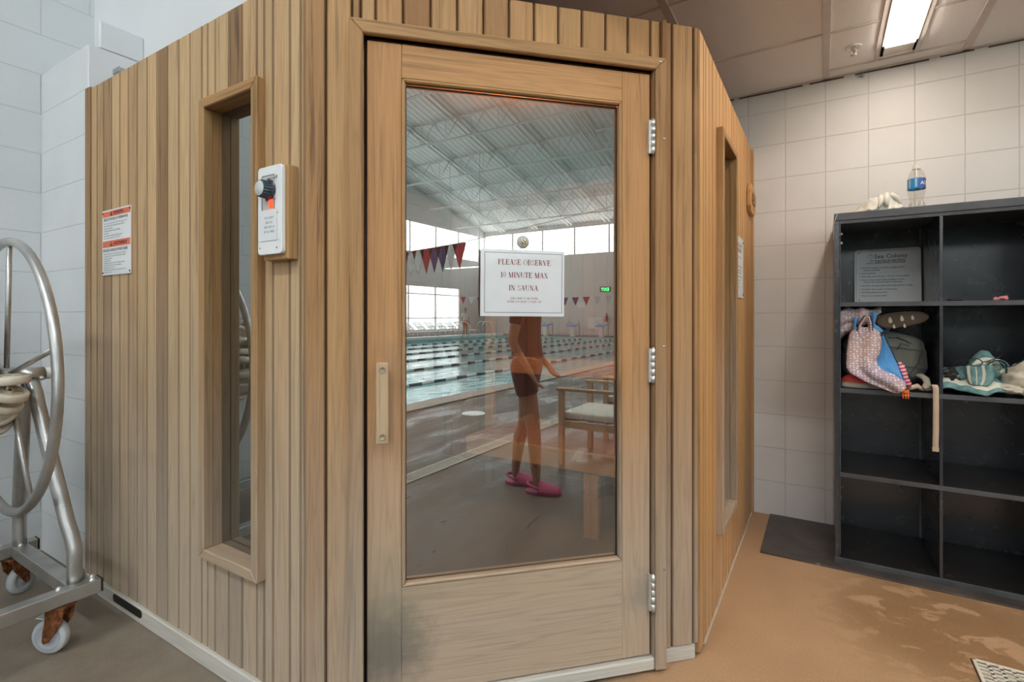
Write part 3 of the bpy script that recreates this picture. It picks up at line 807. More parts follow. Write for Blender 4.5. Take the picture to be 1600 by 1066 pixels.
def mitre_frame(mb, fm, x0, x1, z0, z1, wx, wz, y0, y1, bev=.003, tone=.4, bottom=True):
    """four mitred members; local y0 (proud) to y1"""
    XZ = Matrix(((1, 0, 0, 0), (0, 0, 1, 0), (0, 1, 0, 0), (0, 0, 0, 1)))      # prism coords -> (x, z) plane, extruded in y
    F = fm @ XZ
    xa, xb, za, zb = x0 + wx, x1 - wx, z0 + wz, z1 - wz
    if not bottom: za = z0
    mb.prism([(x0, z0), (xa, za), (xa, zb), (x0, z1)], y0, y1, F, tone, 1, bev)
    mb.prism([(x1, z0), (xb, za), (xb, zb), (x1, z1)], y0, y1, F, tone + .1, 1, bev)
    mb.prism([(x0, z1), (xa, zb), (xb, zb), (x1, z1)], y0, y1, F, tone - .1, 0, bev)
    if bottom: mb.prism([(x0, z0), (xa, za), (xb, za), (x1, z0)], y0, y1, F, tone - .3, 0, bev)
def window(name, fm, x0, x1, z0, z1, wz):
    m = MB(); mitre_frame(m, fm, x0, x1, z0, z1, .032, wz, -.028, .006)
    # reveal
    a, b_, c, d = x0 + .030, x1 - .030, z0 + wz - .002, z1 - wz + .002
    m.box(a - .012, a, .0, .088, c, d, .001, .5, 2, fm); m.box(b_, b_ + .012, .0, .088, c, d, .001, .5, 2, fm)
    m.box(a, b_, .0, .088, c - .012, c, .001, .2, 0, fm); m.box(a, b_, .0, .088, d, d + .012, .001, .6, 0, fm)
    m.box(a, a + .010, .045, .06, c, d, .001, .9, 2, fm); m.box(b_ - .010, b_, .045, .06, c, d, .001, .9, 2, fm)
    f = m.build('window_frame', M['cedar_trim'], sauna)
    m = MB(); m.mi = 1; m.box(a, b_, .0355, .0400, c, d, 0, 0, 2, fm); m.mi = 0
    m.box(a, b_, .0350, .0354, c, d, 0, 0, 2, fm)
    p = link('window_pane', m.mesh('window_pane', f), [M['glass'], M['paneback']], f)
    p['label'] = 'dark reflective glass pane'
window('l', FL, -1.811, -1.475, .382, 1.940, .034)
window('r', FR, 2.185, 2.60, .315, 1.97, .030)

# door frame
m = MB()
mitre_frame(m, FD, -1.172, -.147, .012, 2.073, .041, .041, -.035, .0, .003, .5, bottom=False)
m.box(-1.145, -1.133, -.02, .085, .012, 2.035, .001, .7, 2, FD); m.box(-.189, -.177, -.02, .085, .012, 2.035, .001, .7, 2, FD)
m.box(-1.133, -.189, -.02, .085, 2.032, 2.044, .001, .8, 0, FD)
m.box(-.192, -.190, -.026, .0, .05, 2.03, 0, .8, 2, FD)
df = m.build('door_frame', M['cedar_front'], sauna)
m = MB(); m.box(-1.133, -.189, -.030, .08, .012, .052, .004, .2, 0, FD); s_ = m.build('door_sill', M['skirt'], df)
m = MB()
m.box(-1.131, -1.123, .004, .02, .055, 2.03, 0, 0, 2, FD); m.box(-.199, -.190, .004, .02, .055, 2.03, 0, 0, 2, FD)
m.tube([FD @ Vector((-1.127, .002, 2.025)), FD @ Vector((-.194, .002, 2.025))], .0055, 8)
m.tube([FD @ Vector((-1.127, .002, .06)), FD @ Vector((-1.127, .002, 2.025))], .004, 8)
m.build('door_seal', M['gasket'], df)
m = MB()
for q in ((-.172, 2.058), (-.158, 1.80), (-.158, 1.1), (-.158, .35)):
    m.cyl(FD @ Vector((q[0], -.0345, q[1])), FD @ Vector((q[0], -.0365, q[1])), .0045, seg=12)
m.build('frame_screw', M['steel'], df)

# the door itself
door = empty('door', loc=(0, 0, 0)); door.parent = sauna
door.location = world_inv(sauna) @ D(-.66, 0, 0)
door['label'] = 'glazed cedar door with a stained lower panel'
YD0, YD1 = -.015, .028
def dbox(name, x0, x1, z0, z1, tone, grain, mat=None):
    m = MB(); m.box(x0, x1, YD0, YD1, z0, z1, .0018, tone, grain, FD); return m.build(name, mat or M['door_wood'], door)
dbox('stile', -1.121, -1.0215, .058, 2.021, .15, 2); dbox('stile', -.3015, -.200, .058, 2.021, .25, 2)
dbox('top_rail', -1.0212, -.3018, 1.919, 2.021, .2, 0)
m = MB()
zs = [.058, .165, .275, .386]
for i in range(3): m.box(-1.0212, -.3018, YD0, YD1, zs[i] + .0002, zs[i + 1] - .0002, .0006, [.05, .22, .12][i], 0, FD)
m.build('bottom_rail', M['rail_wood'], door)
m = MB(); mitre_frame(m, FD, -1.0208, -.3022, .3865, 1.9185, .0115, .0115, YD0 - .004, .004, .004, .4)
m.build('glazing_bead', M['cedar_front'], door)
m = MB(); m.box(-1.012, -.311, .0050, .0054, .394, 1.907, 0, 0, 2, FD); m.mi = 1; m.box(-1.012, -.311, .0056, .010, .394, 1.907, 0, 0, 2, FD)
p = link('glass_pane', m.mesh('glass_pane', door), [M['glass'], M['paneback']], door); p['label'] = 'large reflective glass pane mirroring the pool hall'
m = MB(); m.box(-1.0105, -1.0065, .0035, .0052, .397, 1.905, 0, 0, 2, FD); m.box(-.3165, -.3125, .0035, .0052, .397, 1.905, 0, 0, 2, FD); m.box(-1.01, -.313, .0035, .0052, 1.9015, 1.906, 0, 0, 2, FD)
m.build('silicone_seal', M['gasket'], door)
# handle: a pale wooden bar on two standoffs with plugged screws
m = MB()
m.box(-1.094, -1.0595, -.062, -.042, .831, 1.067, .003, .1, 2, FD)
m.box(-1.088, -1.066, -.043, -.014, .845, .885, .002, .3, 2, FD); m.box(-1.088, -1.066, -.043, -.014, 1.01, 1.05, .002, .3, 2, FD)
m.build('handle', M['handle_wood'], door)
m = MB()
for z in (.852, 1.046):
    t = FD @ Matrix.Translation((-1.077, -.062, z)) @ Matrix.Rotation(pi / 2, 4, 'X')
    m.lathe([(.0098, -.0005), (.0098, .0025), (.0075, .003), (.007, .001), (.0, .001)], t, 18)
m.build('handle_plug', plain('worn_plug', (.38, .30, .20), .5), door)
for z0, z1 in ((1.750, 1.863), (.980, 1.094), (.211, .332)):
    m = MB(); n = 5; dz = (z1 - z0) / n
    for i in range(n): m.cyl(FD @ Vector((-.196, -.030, z0 + i * dz + .0006)), FD @ Vector((-.196, -.030, z0 + (i + 1) * dz - .0006)), .0068, seg=16)
    m.cyl(FD @ Vector((-.196, -.030, z0 - .003)), FD @ Vector((-.196, -.030, z1 + .003)), .004, seg=10)
    m.box(-.209, -.199, -.028, -.0145, z0, z1, .0008, 0, 2, FD)
    m.build('hinge', M['chrome'], door)

# wooden bench inside
bench = empty('sauna_bench', 'two-tier pale wooden bench inside the sauna, seen through the door glass', 'bench', None, (-1.2, 2.9, 0))
m = MB()
for i in range(6): m.box(-1.86, -.47, 2.555 + i * .088, 2.555 + i * .088 + .08, .44, .468, .004, .2 + .1 * (i % 3), 0)
m.build('lower_seat', M['bench_red'], bench)
m = MB(); m.box(-1.88, -.47, 2.525, 2.552, .362, .468, .004, .15, 0); m.build('lower_fascia', M['bench_wood'], bench)
m = MB(); m.box(-1.88, -1.855, 2.552, 3.36, .38, .468, .004, .1, 1); m.build('side_fascia', M['bench_wood'], bench)
for x, y in ((-1.10, 2.53), (-1.10, 3.30), (-.60, 3.28), (-1.80, 3.3), (-1.80, 2.56)):
    m = MB(); m.box(x, x + .085, y, y + .04, .012, .362 if y < 3 else .44, .003, .3, 2)
    if (x, y) != (-1.80, 2.56): m.build('leg', M['bench_wood'], bench)
m = MB()
for i in range(4): m.box(-1.95, -.47, 3.0 + i * .093, 3.0 + i * .093 + .085, .90, .928, .004, .2 + .1 * (i % 3), 0)
m.build('upper_seat', M['bench_red'], bench)
m = MB(); m.box(-1.97, -.47, 2.972, 2.998, .815, .928, .004, .3, 0); m.build('upper_fascia', M['bench_orange'], bench)
m = MB(); m.box(-2.02, -1.955, 2.93, 2.97, .012, 1.55, .004, .3, 2); m.build('post', M['bench_wood'], bench)
M['inlamp'] = emis('added_lamp_glass', (1, .74, .50), 520.0)
lampo = empty('added_sauna_lamp', 'added unseen warm globe lamp on the sauna ceiling just inside the door', 'light', None, (-.97, 1.66, 2.17))  # added lamp, hidden by the door rail, so the bench shows
m = MB(); m.lathe([(0, -.055), (.035, -.045), (.055, -.01), (.05, .02), (.035, .035)], Matrix.Translation((-.97, 1.66, 2.125)), 18); m.build('lamp_glass', M['inlamp'], lampo)
m = MB(); m.cyl((-.97, 1.66, 2.155), (-.97, 1.66, 2.176), .065, seg=24); m.build('lamp_base', M['cedar_in'], lampo)

# ================================================================== SIGNS AND CONTROLS ON THE SAUNA
def plate(name, fm, x0, x1, z0, z1, y0, y1, mat, parent=None, rad=.004, **kw):
    m = MB(); n = 5; P = []
    for cx, cz, a0 in ((x1 - rad, z1 - rad, 0), (x0 + rad, z1 - rad, 90), (x0 + rad, z0 + rad, 180), (x1 - rad, z0 + rad, 270)):
        for i in range(n + 1):
            a = radians(a0 + 90 * i / n); P.append((cx + rad * cos(a), cz + rad * sin(a)))
    m.prism(P, y0, y1, fm @ Matrix(((1, 0, 0, 0), (0, 0, 1, 0), (0, 1, 0, 0), (0, 0, 0, 1))), 0, 2)
    return m.build(name, mat, parent, **kw)
def shift(fm, y): return fm @ Matrix.Translation((0, y, 0))
# warning sign, English above French
ws = empty('warning_sign', 'white sign with two orange warning bands, screwed to the left sauna face', 'sign', None, (-2.5, YL, 1.5))
x0, x1, z0, z1 = -2.637, -2.372, 1.377, 1.652; W_, H_ = x1 - x0, z1 - z0
plate('sign_plate', FL, x0, x1, z0, z1, -.003, -.0003, M['paper'], ws, .006)
L = Letters(); L.rect(x0 + .004, x1 - .004, z1 - .105 * H_, z1 - .006); L.rect(x0 + .004, x1 - .004, z1 - .575 * H_, z1 - .475 * H_)
L.build('orange_band', M['orange_red'], shift(FL, -.0034), ws)
L = Letters()
for zc in (1.652 - .057 * H_, 1.652 - .527 * H_):
    L.quad([(x0 + .075, zc - .010), (x0 + .099, zc - .010), (x0 + .087, zc + .011)])
L.add('WARNING', x0 + .108, z1 - .078 * H_, .019, bold=.0006); L.add('AVERTISSEMENT', x0 + .108, z1 - .548 * H_, .0185, bold=.0006, sx=.93)
L.build('band_lettering', M['maroon_ink'], shift(FL, -.0038), ws)
L = Letters()
L.add('REDUCE THE RISK OF OVERHEATING', x0 + .014, z1 - .165 * H_, .0165, bold=.0003, sx=.82)
L.add("REDUISEZ LE RISQUE D'HYPERTHERMIE", x0 + .008, z1 - .64 * H_, .0165, bold=.0003, sx=.80)
en = ['Do not remain in sauna longer than 10 min. Exit at once if', 'uncomfortable, dizzy or sleepy. Staying too long in a', 'heated area may cause', 'overheating. Supervise children at all times.', 'Check with a', 'doctor before use if pregnant, diabetic, in poor', 'health or under medical care. No alcohol.']
fr = ['Ne pas demeurer dans le sauna plus de dix min. Sortir si', 'vous etes mal a l\'aise, etourdi ou somnolent. Un sejour', 'trop long peut causer', 'une hyperthermie.', 'Surveillez toujours les enfants. Consultez un medecin', 'avant d\'utiliser le sauna si vous etes enceinte,', 'diabetique, malade ou suivez', 'un traitement. Evitez l\'alcool ou les medicaments avant', 'ou pendant la seance.']
for i, t in enumerate(en): L.add(t, x0 + .014, z1 - (.215 + .038 * i) * H_, .0092)
for i, t in enumerate(fr): L.add(t, x0 + .014, z1 - (.685 + .035 * i) * H_, .0092)
L.build('small_lettering', M['grey_ink'], shift(FL, -.0035), ws)
m = MB()
for x in (x0 + .008, x1 - .008):
    for z in (z0 + .01, z1 - .012): m.cyl(FL @ Vector((x, -.003, z)), FL @ Vector((x, -.0055, z)), .0035, seg=10)
m.build('screw', M['black_ink'], ws)

# control panel
cp = empty('sauna_control_panel', 'white sauna timer panel with a dark knob, red switch lamp and paper note', 'control panel', None, (-1.37, YL, 1.5))
m = MB(); m.box(-1.430, -1.310, -.033, 0, 1.368, 1.640, .002, .3, 2, FL); m.build('backing_box', M['cedar_trim'], cp)
x0, x1, z0, z1 = -1.438, -1.322, 1.383, 1.642
m = MB(); rad = .012; P = []
for cx, cz, a0 in ((x1 - rad, z1 - rad, 0), (x0 + rad, z1 - rad, 90), (x0 + rad, z0 + rad, 180), (x1 - rad, z0 + rad, 270)):
    for i in range(6): a = radians(a0 + 18 * i); P.append((cx + rad * cos(a), cz + rad * sin(a)))
XZF = FL @ Matrix(((1, 0, 0, 0), (0, 0, 1, 0), (0, 1, 0, 0), (0, 0, 0, 1)))
m.prism(P, -.046, -.033, XZF, 0, 2, .0015); m.build('cover_plate', M['white_plastic'], cp)
def uv(u, v): return x0 + u * (x1 - x0), z1 - v * (z1 - z0)
a, b_ = uv(.20, .105), uv(.70, .50)
plate('dial_plate', FL, a[0], b_[0], b_[1], a[1], -.0468, -.0455, M['panel_grey'], cp, .008)
m = MB()
for (p0, p1) in (((.20, .105), (.20, .5)), ((.20, .105), (.70, .105)), ((.70, .105), (.70, .5))):
    q0, q1 = uv(*p0), uv(*p1); m.tube([FL @ Vector((q0[0], -.0468, q0[1])), FL @ Vector((q1[0], -.0468, q1[1]))], .0016, 8)
m.build('dial_rim', M['steel'], cp)
kc = uv(.50, .275)
KM = FL @ Matrix.Translation((kc[0], -.0468, kc[1])) @ Matrix.Rotation(pi / 2, 4, 'X')
m = MB(); m.lathe([(.031, 0), (.031, .0012), (.0, .0012)], KM, 30)
dr = m.build('dial_ring', M['purple'], cp)
m = MB(); m.lathe([(.0265, .001), (.0265, .006), (.0235, .009), (.0225, .030), (.021, .032)], KM, 36)
for i in range(18):
    aa = i * 2 * pi / 18; m.cyl(KM @ Vector((.0245 * cos(aa), .0245 * sin(aa), .006)), KM @ Vector((.0235 * cos(aa), .0235 * sin(aa), .029)), .0022, seg=6)
kn = m.build('knob', M['knob'], cp)
m = MB(); m.lathe([(.0215, .0318), (.0205, .0328), (0, .0330)], KM, 30); m.build('knob_cap', M['knob_face'], kn)
q = uv(.60, .435); m = MB(); m.box(q[0] - .008, q[0] + .008, -.052, -.0465, q[1] - .012, q[1] + .012, .001, 0, 2, FL); m.build('indicator_lamp', M['red_lamp'], cp)
L = Letters(); q = uv(.40, .155); L.add('TIMER CONTROL', q[0], q[1], .0062, bold=.0002); q = uv(.33, .395); L.add('HEAT IS ON WHEN', q[0], q[1], .0058, bold=.0002)
L.build('dial_lettering', M['black_ink'], shift(FL, -.0472), cp)
a, b_ = uv(.11, .495), uv(.83, .845)
plate('paper_note', FL, a[0], b_[0], b_[1], a[1], -.0482, -.0472, M['paper'], cp, .001, label='white printed note')
L = Letters(); q = uv(.5, .60)
for i, t in enumerate(('FOR SAFETY', 'REASONS', 'KEEP LIGHT ON', 'AT ALL TIMES')): L.serif(t, q[0] + .002, q[1] - .0135 * i, .0062, track=.12)
L.build('note_lettering', M['black_ink'], shift(FL, -.0485), cp)
m = MB()
for u, v in ((.11, .17), (.80, .13), (.11, .56), (.83, .54), (.10, .92), (.80, .93)):
    q = uv(u, v); m.cyl(FL @ Vector((q[0], -.046, q[1])), FL @ Vector((q[0], -.0475, q[1])), .0028, seg=10)
m.build('screw', M['steel'], cp)

# sign hung on the door glass
ds = empty('door_sign', 'laminated sign about a ten minute maximum hanging on the door glass', 'sign', None, tuple(D(-.64, .012, 1.3)))
x0, x1, z0, z1 = -.785, -.493, 1.194, 1.417; W_, H_ = x1 - x0, z1 - z0
tilt = FD @ Matrix.Translation((-.639, 0, 1.417)) @ Matrix.Rotation(radians(.4), 4, 'Y') @ Matrix.Translation((.639, 0, -1.417))
plate('paper_sheet', tilt, x0 + .005, x1 - .011, z0 + .008, z1 - .004, -.0125, -.0119, M['paper'], ds, .001)
sl = plate('plastic_sleeve', tilt, x0, x1, z0, z1, -.0138, -.0133, M['clear'], ds, .003, label='clear laminate with creases')
L = Letters()
bx0, bx1, bz0, bz1 = x0 + .060 * W_, x1 - .062 * W_, z0 + .085 * H_, z1 - .060 * H_
for t, g in ((.0016, 0), ):
    L.rect(bx0, bx1, bz1 - t, bz1); L.rect(bx0, bx1, bz0, bz0 + t); L.rect(bx0, bx0 + t, bz0, bz1); L.rect(bx1 - t, bx1, bz0, bz1)
L.build('sign_border', M['grey_ink'], shift(tilt, -.0128), ds)
L = Letters(); cx = x0 + .505 * W_
L.serif('PLEASE OBSERVE', cx, z1 - .232 * H_, .0172, track=.10); L.serif('10 MINUTE MAX', cx, z1 - .415 * H_, .0172, track=.10); L.serif('IN SAUNA', cx - .003, z1 - .598 * H_, .0172, track=.10)
L.serif('FEEL FREE TO RE-ENTER', cx, z1 - .722 * H_, .0060, track=.14); L.serif('AFTER YOU HAVE COOLED OFF', cx, z1 - .770 * H_, .0060, track=.14)
L.build('sign_lettering', M['red_ink'], shift(tilt, -.0129), ds)
hk = empty('suction_hook', 'clear round suction cup with a brass hook holding the door sign', 'hook', None, tuple(D(-.639, 0, 1.44)))
KM = FD @ Matrix.Translation((-.639, .0048, 1.441)) @ Matrix.Rotation(pi / 2, 4, 'X')
m = MB(); m.lathe([(.021, 0), (.0205, .001), (.014, .003), (.010, .007), (.0, .0085)], KM, 28); m.lathe([(.0185, .0012), (.019, .0022), (.0175, .0022)], KM, 28); m.build('suction_cup', plain('milky_suction_cup', (.50, .50, .46), .15, var=.1), hk)
m = MB(); q = lambda x, y, z: KM @ Vector((x, y, z))
m.cyl(q(0, 0, .006), q(0, 0, .012), .0055, seg=14); m.tube([q(0, .002, .0115), q(.001, -.006, .0125), q(0, -.014, .0145), q(-.001, -.019, .018), q(0, -.021, .0225), q(0, -.017, .0245)], .0012, 8)
m.build('brass_hook', M['brass'], hk)

# rules sign and vent plate on the right face
rs = empty('sauna_rules_sign', 'white printed rules sign screwed to the right sauna face', 'sign', None, (XR, 2.83, 1.45))
RY0, RY1, RZ0, RZ1 = 2.672, 2.97, 1.300, 1.612
plate('sign_plate', FR, RY0, RY1, RZ0, RZ1, -.004, -.0003, M['paper'], rs, .012)
RULES = [('FOR YOUR SAFETY AND EQUIPMENT', .235, .185, .015, 0), ('PLEASE OBSERVE THE FOLLOWING RULES:', .185, .23, .015, 0),
 ('DO NOT exceed 15 minutes. Longer periods', .11, .315, .017, 1), ('may be hazardous', .14, .355, .017, 0), ('Limit 6 persons', .11, .41, .017, 1),
 ('NO ONE under the age of 18 years old permitted', .11, .47, .017, 1), ('Persons with special health conditions should', .11, .53, .017, 1), ('consult their physician before using sauna', .14, .57, .017, 0),
 ('DO NOT use sauna after consuming alcohol or drugs', .11, .635, .017, 1), ('DO NOT throw water on the stones', .11, .70, .017, 1), ('NO flammables at any time', .11, .755, .017, 1), ('Doors must remain closed', .11, .815, .017, 1)]
def rules(fm, x0, z1, W, H, parent, y=-.0004):
    L = Letters()
    cx, cz, r = x0 + .245 * W, z1 - .125 * H, .046 * W
    L.ring(cx, cz, r * .93, r); L.ring(cx, cz, r * .72, r * .76, 20, pi * .6, pi * 2.1)
    L.quad([(cx - .002 * W, cz), (cx + .012 * W, cz), (cx + .01 * W, cz + r * .8), (cx, cz + r * .5)])
    L.add('Sea Colony', x0 + .30 * W, z1 - .165 * H, .102 * H, bold=.0004); L.add('SAUNA RULES', x0 + .31 * W, z1 - .25 * H, .066 * H, sx=1.05)
    t = .003 * W
    a, b_, c, d = x0 + .028 * W, x0 + .972 * W, z1 - .03 * H, z1 - .97 * H
    L.rect(a, b_, c - t, c); L.rect(a, b_, d, d + t); L.rect(a, a + t, d, c); L.rect(b_ - t, b_, d, c)
    for s_, u, v, h_, bl in RULES:
        L.add(s_, x0 + u * W, z1 - (v + .02) * H - .01 * H, h_ * 2.1 * H, bold=.0002, sx=.93)
        if bl: L.rect(x0 + (u - .032) * W, x0 + (u - .022) * W, z1 - (v + .02) * H, z1 - (v + .005) * H)
    return L.build('sign_lettering', M['grey_ink'], shift(fm, y), parent)
rules(FR, RY0, RZ1, RY1 - RY0, RZ1 - RZ0, rs, -.0044)
m = MB()
for y in (RY0 + .016, RY1 - .016):
    for z in (RZ0 + .018, RZ1 - .018): m.cyl(FR @ Vector((y, -.004, z)), FR @ Vector((y, -.0065, z)), .005, seg=10)
m.build('screw', M['black_ink'], rs)
vp = empty('wooden_vent_plate', 'small cut-cornered wooden vent plate high on the right sauna face', 'vent', None, (XR, 3.26, 1.9))
m = MB(); XZR = FR @ Matrix(((1, 0, 0, 0), (0, 0, 1, 0), (0, 1, 0, 0), (0, 0, 0, 1)))
y0, y1, z0, z1 = 3.15, 3.37, 1.80, 1.965
m.prism([(y0, z0 + .035), (y0 + .035, z0), (y1 - .035, z0), (y1, z0 + .035), (y1, z1 - .035), (y1 - .035, z1), (y0 + .035, z1), (y0, z1 - .035)], -.022, -.0004, XZR, .35, 0, .003)
m.build('plate', M['cedar_right'], vp)
m = MB(); m.box(y0 + .06, y1 - .06, -.030, -.022, z0 + .05, z1 - .05, .003, .8, 0, FR); m.build('slider', M['cedar_trim'], vp)

# ================================================================== STORAGE CABINET
cab = empty('storage_cabinet', 'tall black open cabinet of square compartments against the white block wall', 'cabinet', None, (.65, 3.18, 0))
X0, X1, Y0, Y1, ZT = .050, 1.262, 2.928, 3.425, 1.703
zsh = [.033, .446, .855, 1.271]; zo = .008
m = MB(); m.box(X0, X0 + .020, Y0, Y1, zo, ZT - .036, .0015); m.build('side_panel', M['black'], cab)
m = MB(); m.box(X1 - .02, X1, Y0, Y1, zo, ZT - .036, .0015); m.build('side_panel', M['black'], cab)
m = MB(); m.box(X0 - .002, X1 + .002, Y0 - .004, Y1, ZT - .036, ZT, .002); m.build('top_panel', M['edge'], cab)
m = MB(); m.box(X0 + .02, X1 - .02, Y1 - .008, Y1 - .002, .03, ZT - .036); m.build('back_panel', M['black'], cab)
m = MB(); m.box(X0 + .02, X1 - .02, Y0 + .006, Y1 - .008, .012, zsh[0] - .001, .001); m.build('bottom_panel', M['shelf_top'], cab)
m = MB(); m.box(X0, X1, Y0 - .002, Y0 + .006, zo, zsh[0], .001); m.build('base_rail', M['edge'], cab)
for z in zsh[1:]:
    m = MB(); m.box(X0 + .02, X1 - .02, Y0 + .0035, Y1 - .008, z - .020, z, .001); s_ = m.build('shelf', M['shelf_top'], cab)
    m = MB(); m.box(X0 + .02, X1 - .02, Y0 + .001, Y0 + .0034, z - .021, z, .0005); m.build('shelf_edge', M['edge'], s_)
for x in (.446, .850):
    m = MB()
    for a, b_ in zip([z for z in zsh], [zsh[1] - .021, zsh[2] - .021, zsh[3] - .021, ZT - .036]): m.box(x, x + .012, Y0 + .004, Y1 - .008, a + .0004, b_, .0008)
    m.build('divider', M['black'], cab)
m = MB()
for x in (X0 + .0205,):
    m.box(x, x + .004, Y0 - .001, Y0 + .003, .05, ZT - .04)
m.box(X0 + .02, X1 - .02, Y0 + .002, Y0 + .014, ZT - .052, ZT - .036, .001)
m.build('front_trim', M['edge'], cab)
m = MB()
for x in (.435, .840):
    for a, b_ in zip(zsh, [zsh[1] - .021, zsh[2] - .021, zsh[3] - .021, ZT - .036]): m.box(x, x + .010, Y1 - .017, Y1 - .0082, a + .001, b_)
m.build('back_batten', plain('grey_batten', (.16, .17, .18), .4), cab)
m = MB()
for z in (1.61, 1.565): m.cyl((X0 + .02, 2.99, z), (X0 + .034, 2.99, z), .006, seg=10)
m.build('shelf_pin', plain('bone_pin', (.80, .62, .48), .4), cab)
m = MB(); m.box(-.272, 1.35, 2.858, YW - .002, .0, .008, .001); tag(m.build('slate_mat', M['slab']), 'dark slate slab on the floor under the black cabinet', 'mat')

# rules board leaning in the top compartment
lb = empty('leaning_rules_board', 'white sauna rules board leaning in the top left cabinet compartment', 'sign', None, (.3, 3.39, 1.271))
lean = frame(Vector((0, 3.372, 1.272)), (1, 0, 0), Vector((0, .075, 1)).normalized())
plate('board', lean, .150, .440, .001, .297, -.004, 0, M['paper'], lb, .016)
rules(lean, .150, .297, .300, .305, lb, -.0044)
m = MB()
for x in (.172,):
    for z in (.018, .278): m.cyl(lean @ Vector((x, -.004, z)), lean @ Vector((x, -.006, z)), .003, seg=10)
m.build('screw', M['black_ink'], lb)

# ================================================================== CABINET CONTENTS
def cloth_mat(name, c, dark=.8, sc=70, rough=.9):
    mm, nt, b, _ = newmat(name); o = pos(nt)
    n = noi(nt, o, sc, 3); n2 = noi(nt, o, 14, 4)
    LK(nt, mixc(nt, maprange(nt, n2, .3, .7), tuple(x * dark for x in c), c), b.inputs['Base Color'])
    b.inputs['Roughness'].default_value = rough; b.inputs['Sheen Weight'].default_value = .25; b.inputs['Specular IOR Level'].default_value = .2
    bump(nt, b, n, .35, .0015); return mm
def dotted():
    mm, nt, b, _ = newmat('dotted_towel'); o = pos(nt)
    mp = mapg(nt, o, (1, 0, 1.25))
    v = nt.nodes.new('ShaderNodeTexVoronoi'); v.inputs['Scale'].default_value = 72; v.inputs['Randomness'].default_value = .35
    LK(nt, mp, v.inputs['Vector'])
    f = maprange(nt, v.outputs['Distance'], .26, .34, 1, 0)
    base = mixc(nt, maprange(nt, noi(nt, o, 6, 3), .35, .65), (.50, .36, .34), (.42, .33, .40))
    LK(nt, mixc(nt, f, base, (.80, .74, .70)), b.inputs['Base Color']); b.inputs['Roughness'].default_value = .9; b.inputs['Specular IOR Level'].default_value = .15; return mm
M['dotted'] = dotted(); M['blue_cloth'] = cloth_mat('blue_towel_back', (.10, .32, .66)); M['navy_edge'] = plain('navy_piping', (.012, .022, .07), .7)
M['pack'] = cloth_mat('grey_pack_nylon', (.20, .205, .175), .8, 300, .6)
M['teal'] = cloth_mat('teal_towel', (.20, .36, .37), .7); M['cream_cloth'] = cloth_mat('cream_cloth', (.62, .55, .44), .85); M['white_cloth'] = cloth_mat('white_rag', (.72, .70, .64), .85)
M['brown_sole'] = plain('brown_rubber_sole', (.10, .06, .035), .6, var=.2); M['tan_leather'] = cloth_mat('tan_leather', (.46, .40, .28), .7)
M['dark_bag'] = cloth_mat('dark_bag_nylon', (.035, .028, .026), .7); M['strap'] = cloth_mat('beige_webbing', (.56, .42, .30), .9, 400)
M['hot_orange'] = plain('orange_plastic', (.95, .17, .02), .4); M['black_cord'] = plain('black_cord', (.012, .012, .015), .6)
M['coral'] = plain('coral_rubber', (.75, .08, .07), .5); M['pink'] = plain('pink_plastic', (.85, .28, .34), .45, var=.2)
stripe_m, nt_, b_s, _o = newmat('striped_knit'); sx_ = N(nt_, 'SeparateXYZ'); LK(nt_, pos(nt_), sx_.inputs[0])
LK(nt_, ramp(nt_, mth(nt_, 'MULTIPLY', mth(nt_, 'PINGPONG', mth(nt_, 'ADD', sx_.outputs[2], mth(nt_, 'MULTIPLY', sx_.outputs[0], -.25)), .0085), 117), [(.40, (.60, .03, .16)), (.5, (.60, .03, .16)), (.55, (.75, .55, .42)), (1, (.75, .62, .50))]), b_s.inputs['Base Color'])
M['stripe'] = stripe_m

def lump(name, mat, c, r, parent=None, amp=.12, sc=9, seed=0, flat=0, nu=40, nv=26, power=1.0, build=True, mtx=None):
    """crumpled closed lump: a superellipsoid displaced by folds, flattened on its base"""
    m = MB(); c = Vector(c)
    def fn(u, v):
        a = 2 * pi * u; b_ = -pi / 2 + pi * v
        f = lambda t: (abs(t) ** power) * (1 if t >= 0 else -1)
        d = Vector((f(cos(a)) * f(cos(b_)), f(sin(a)) * f(cos(b_)), f(sin(b_))))
        k = 1 + amp * (noise.noise(d * sc * .35 + Vector((seed, seed * 2, 0))) + .5 * noise.ridged_multi_fractal(d * sc * .18 + Vector((seed, 5, 1)), 1, 2, 3, 1, 2) - .5)
        p = Vector((d.x * r[0], d.y * r[1], d.z * r[2])) * k
        if p.z < -r[2] * (1 - flat): p.z = -r[2] * (1 - flat)
        if mtx: p = mtx @ p
        return c + p
    m.grid(fn, nu, nv, closeu=True)
    return m.build(name, mat, parent)
SH = zsh
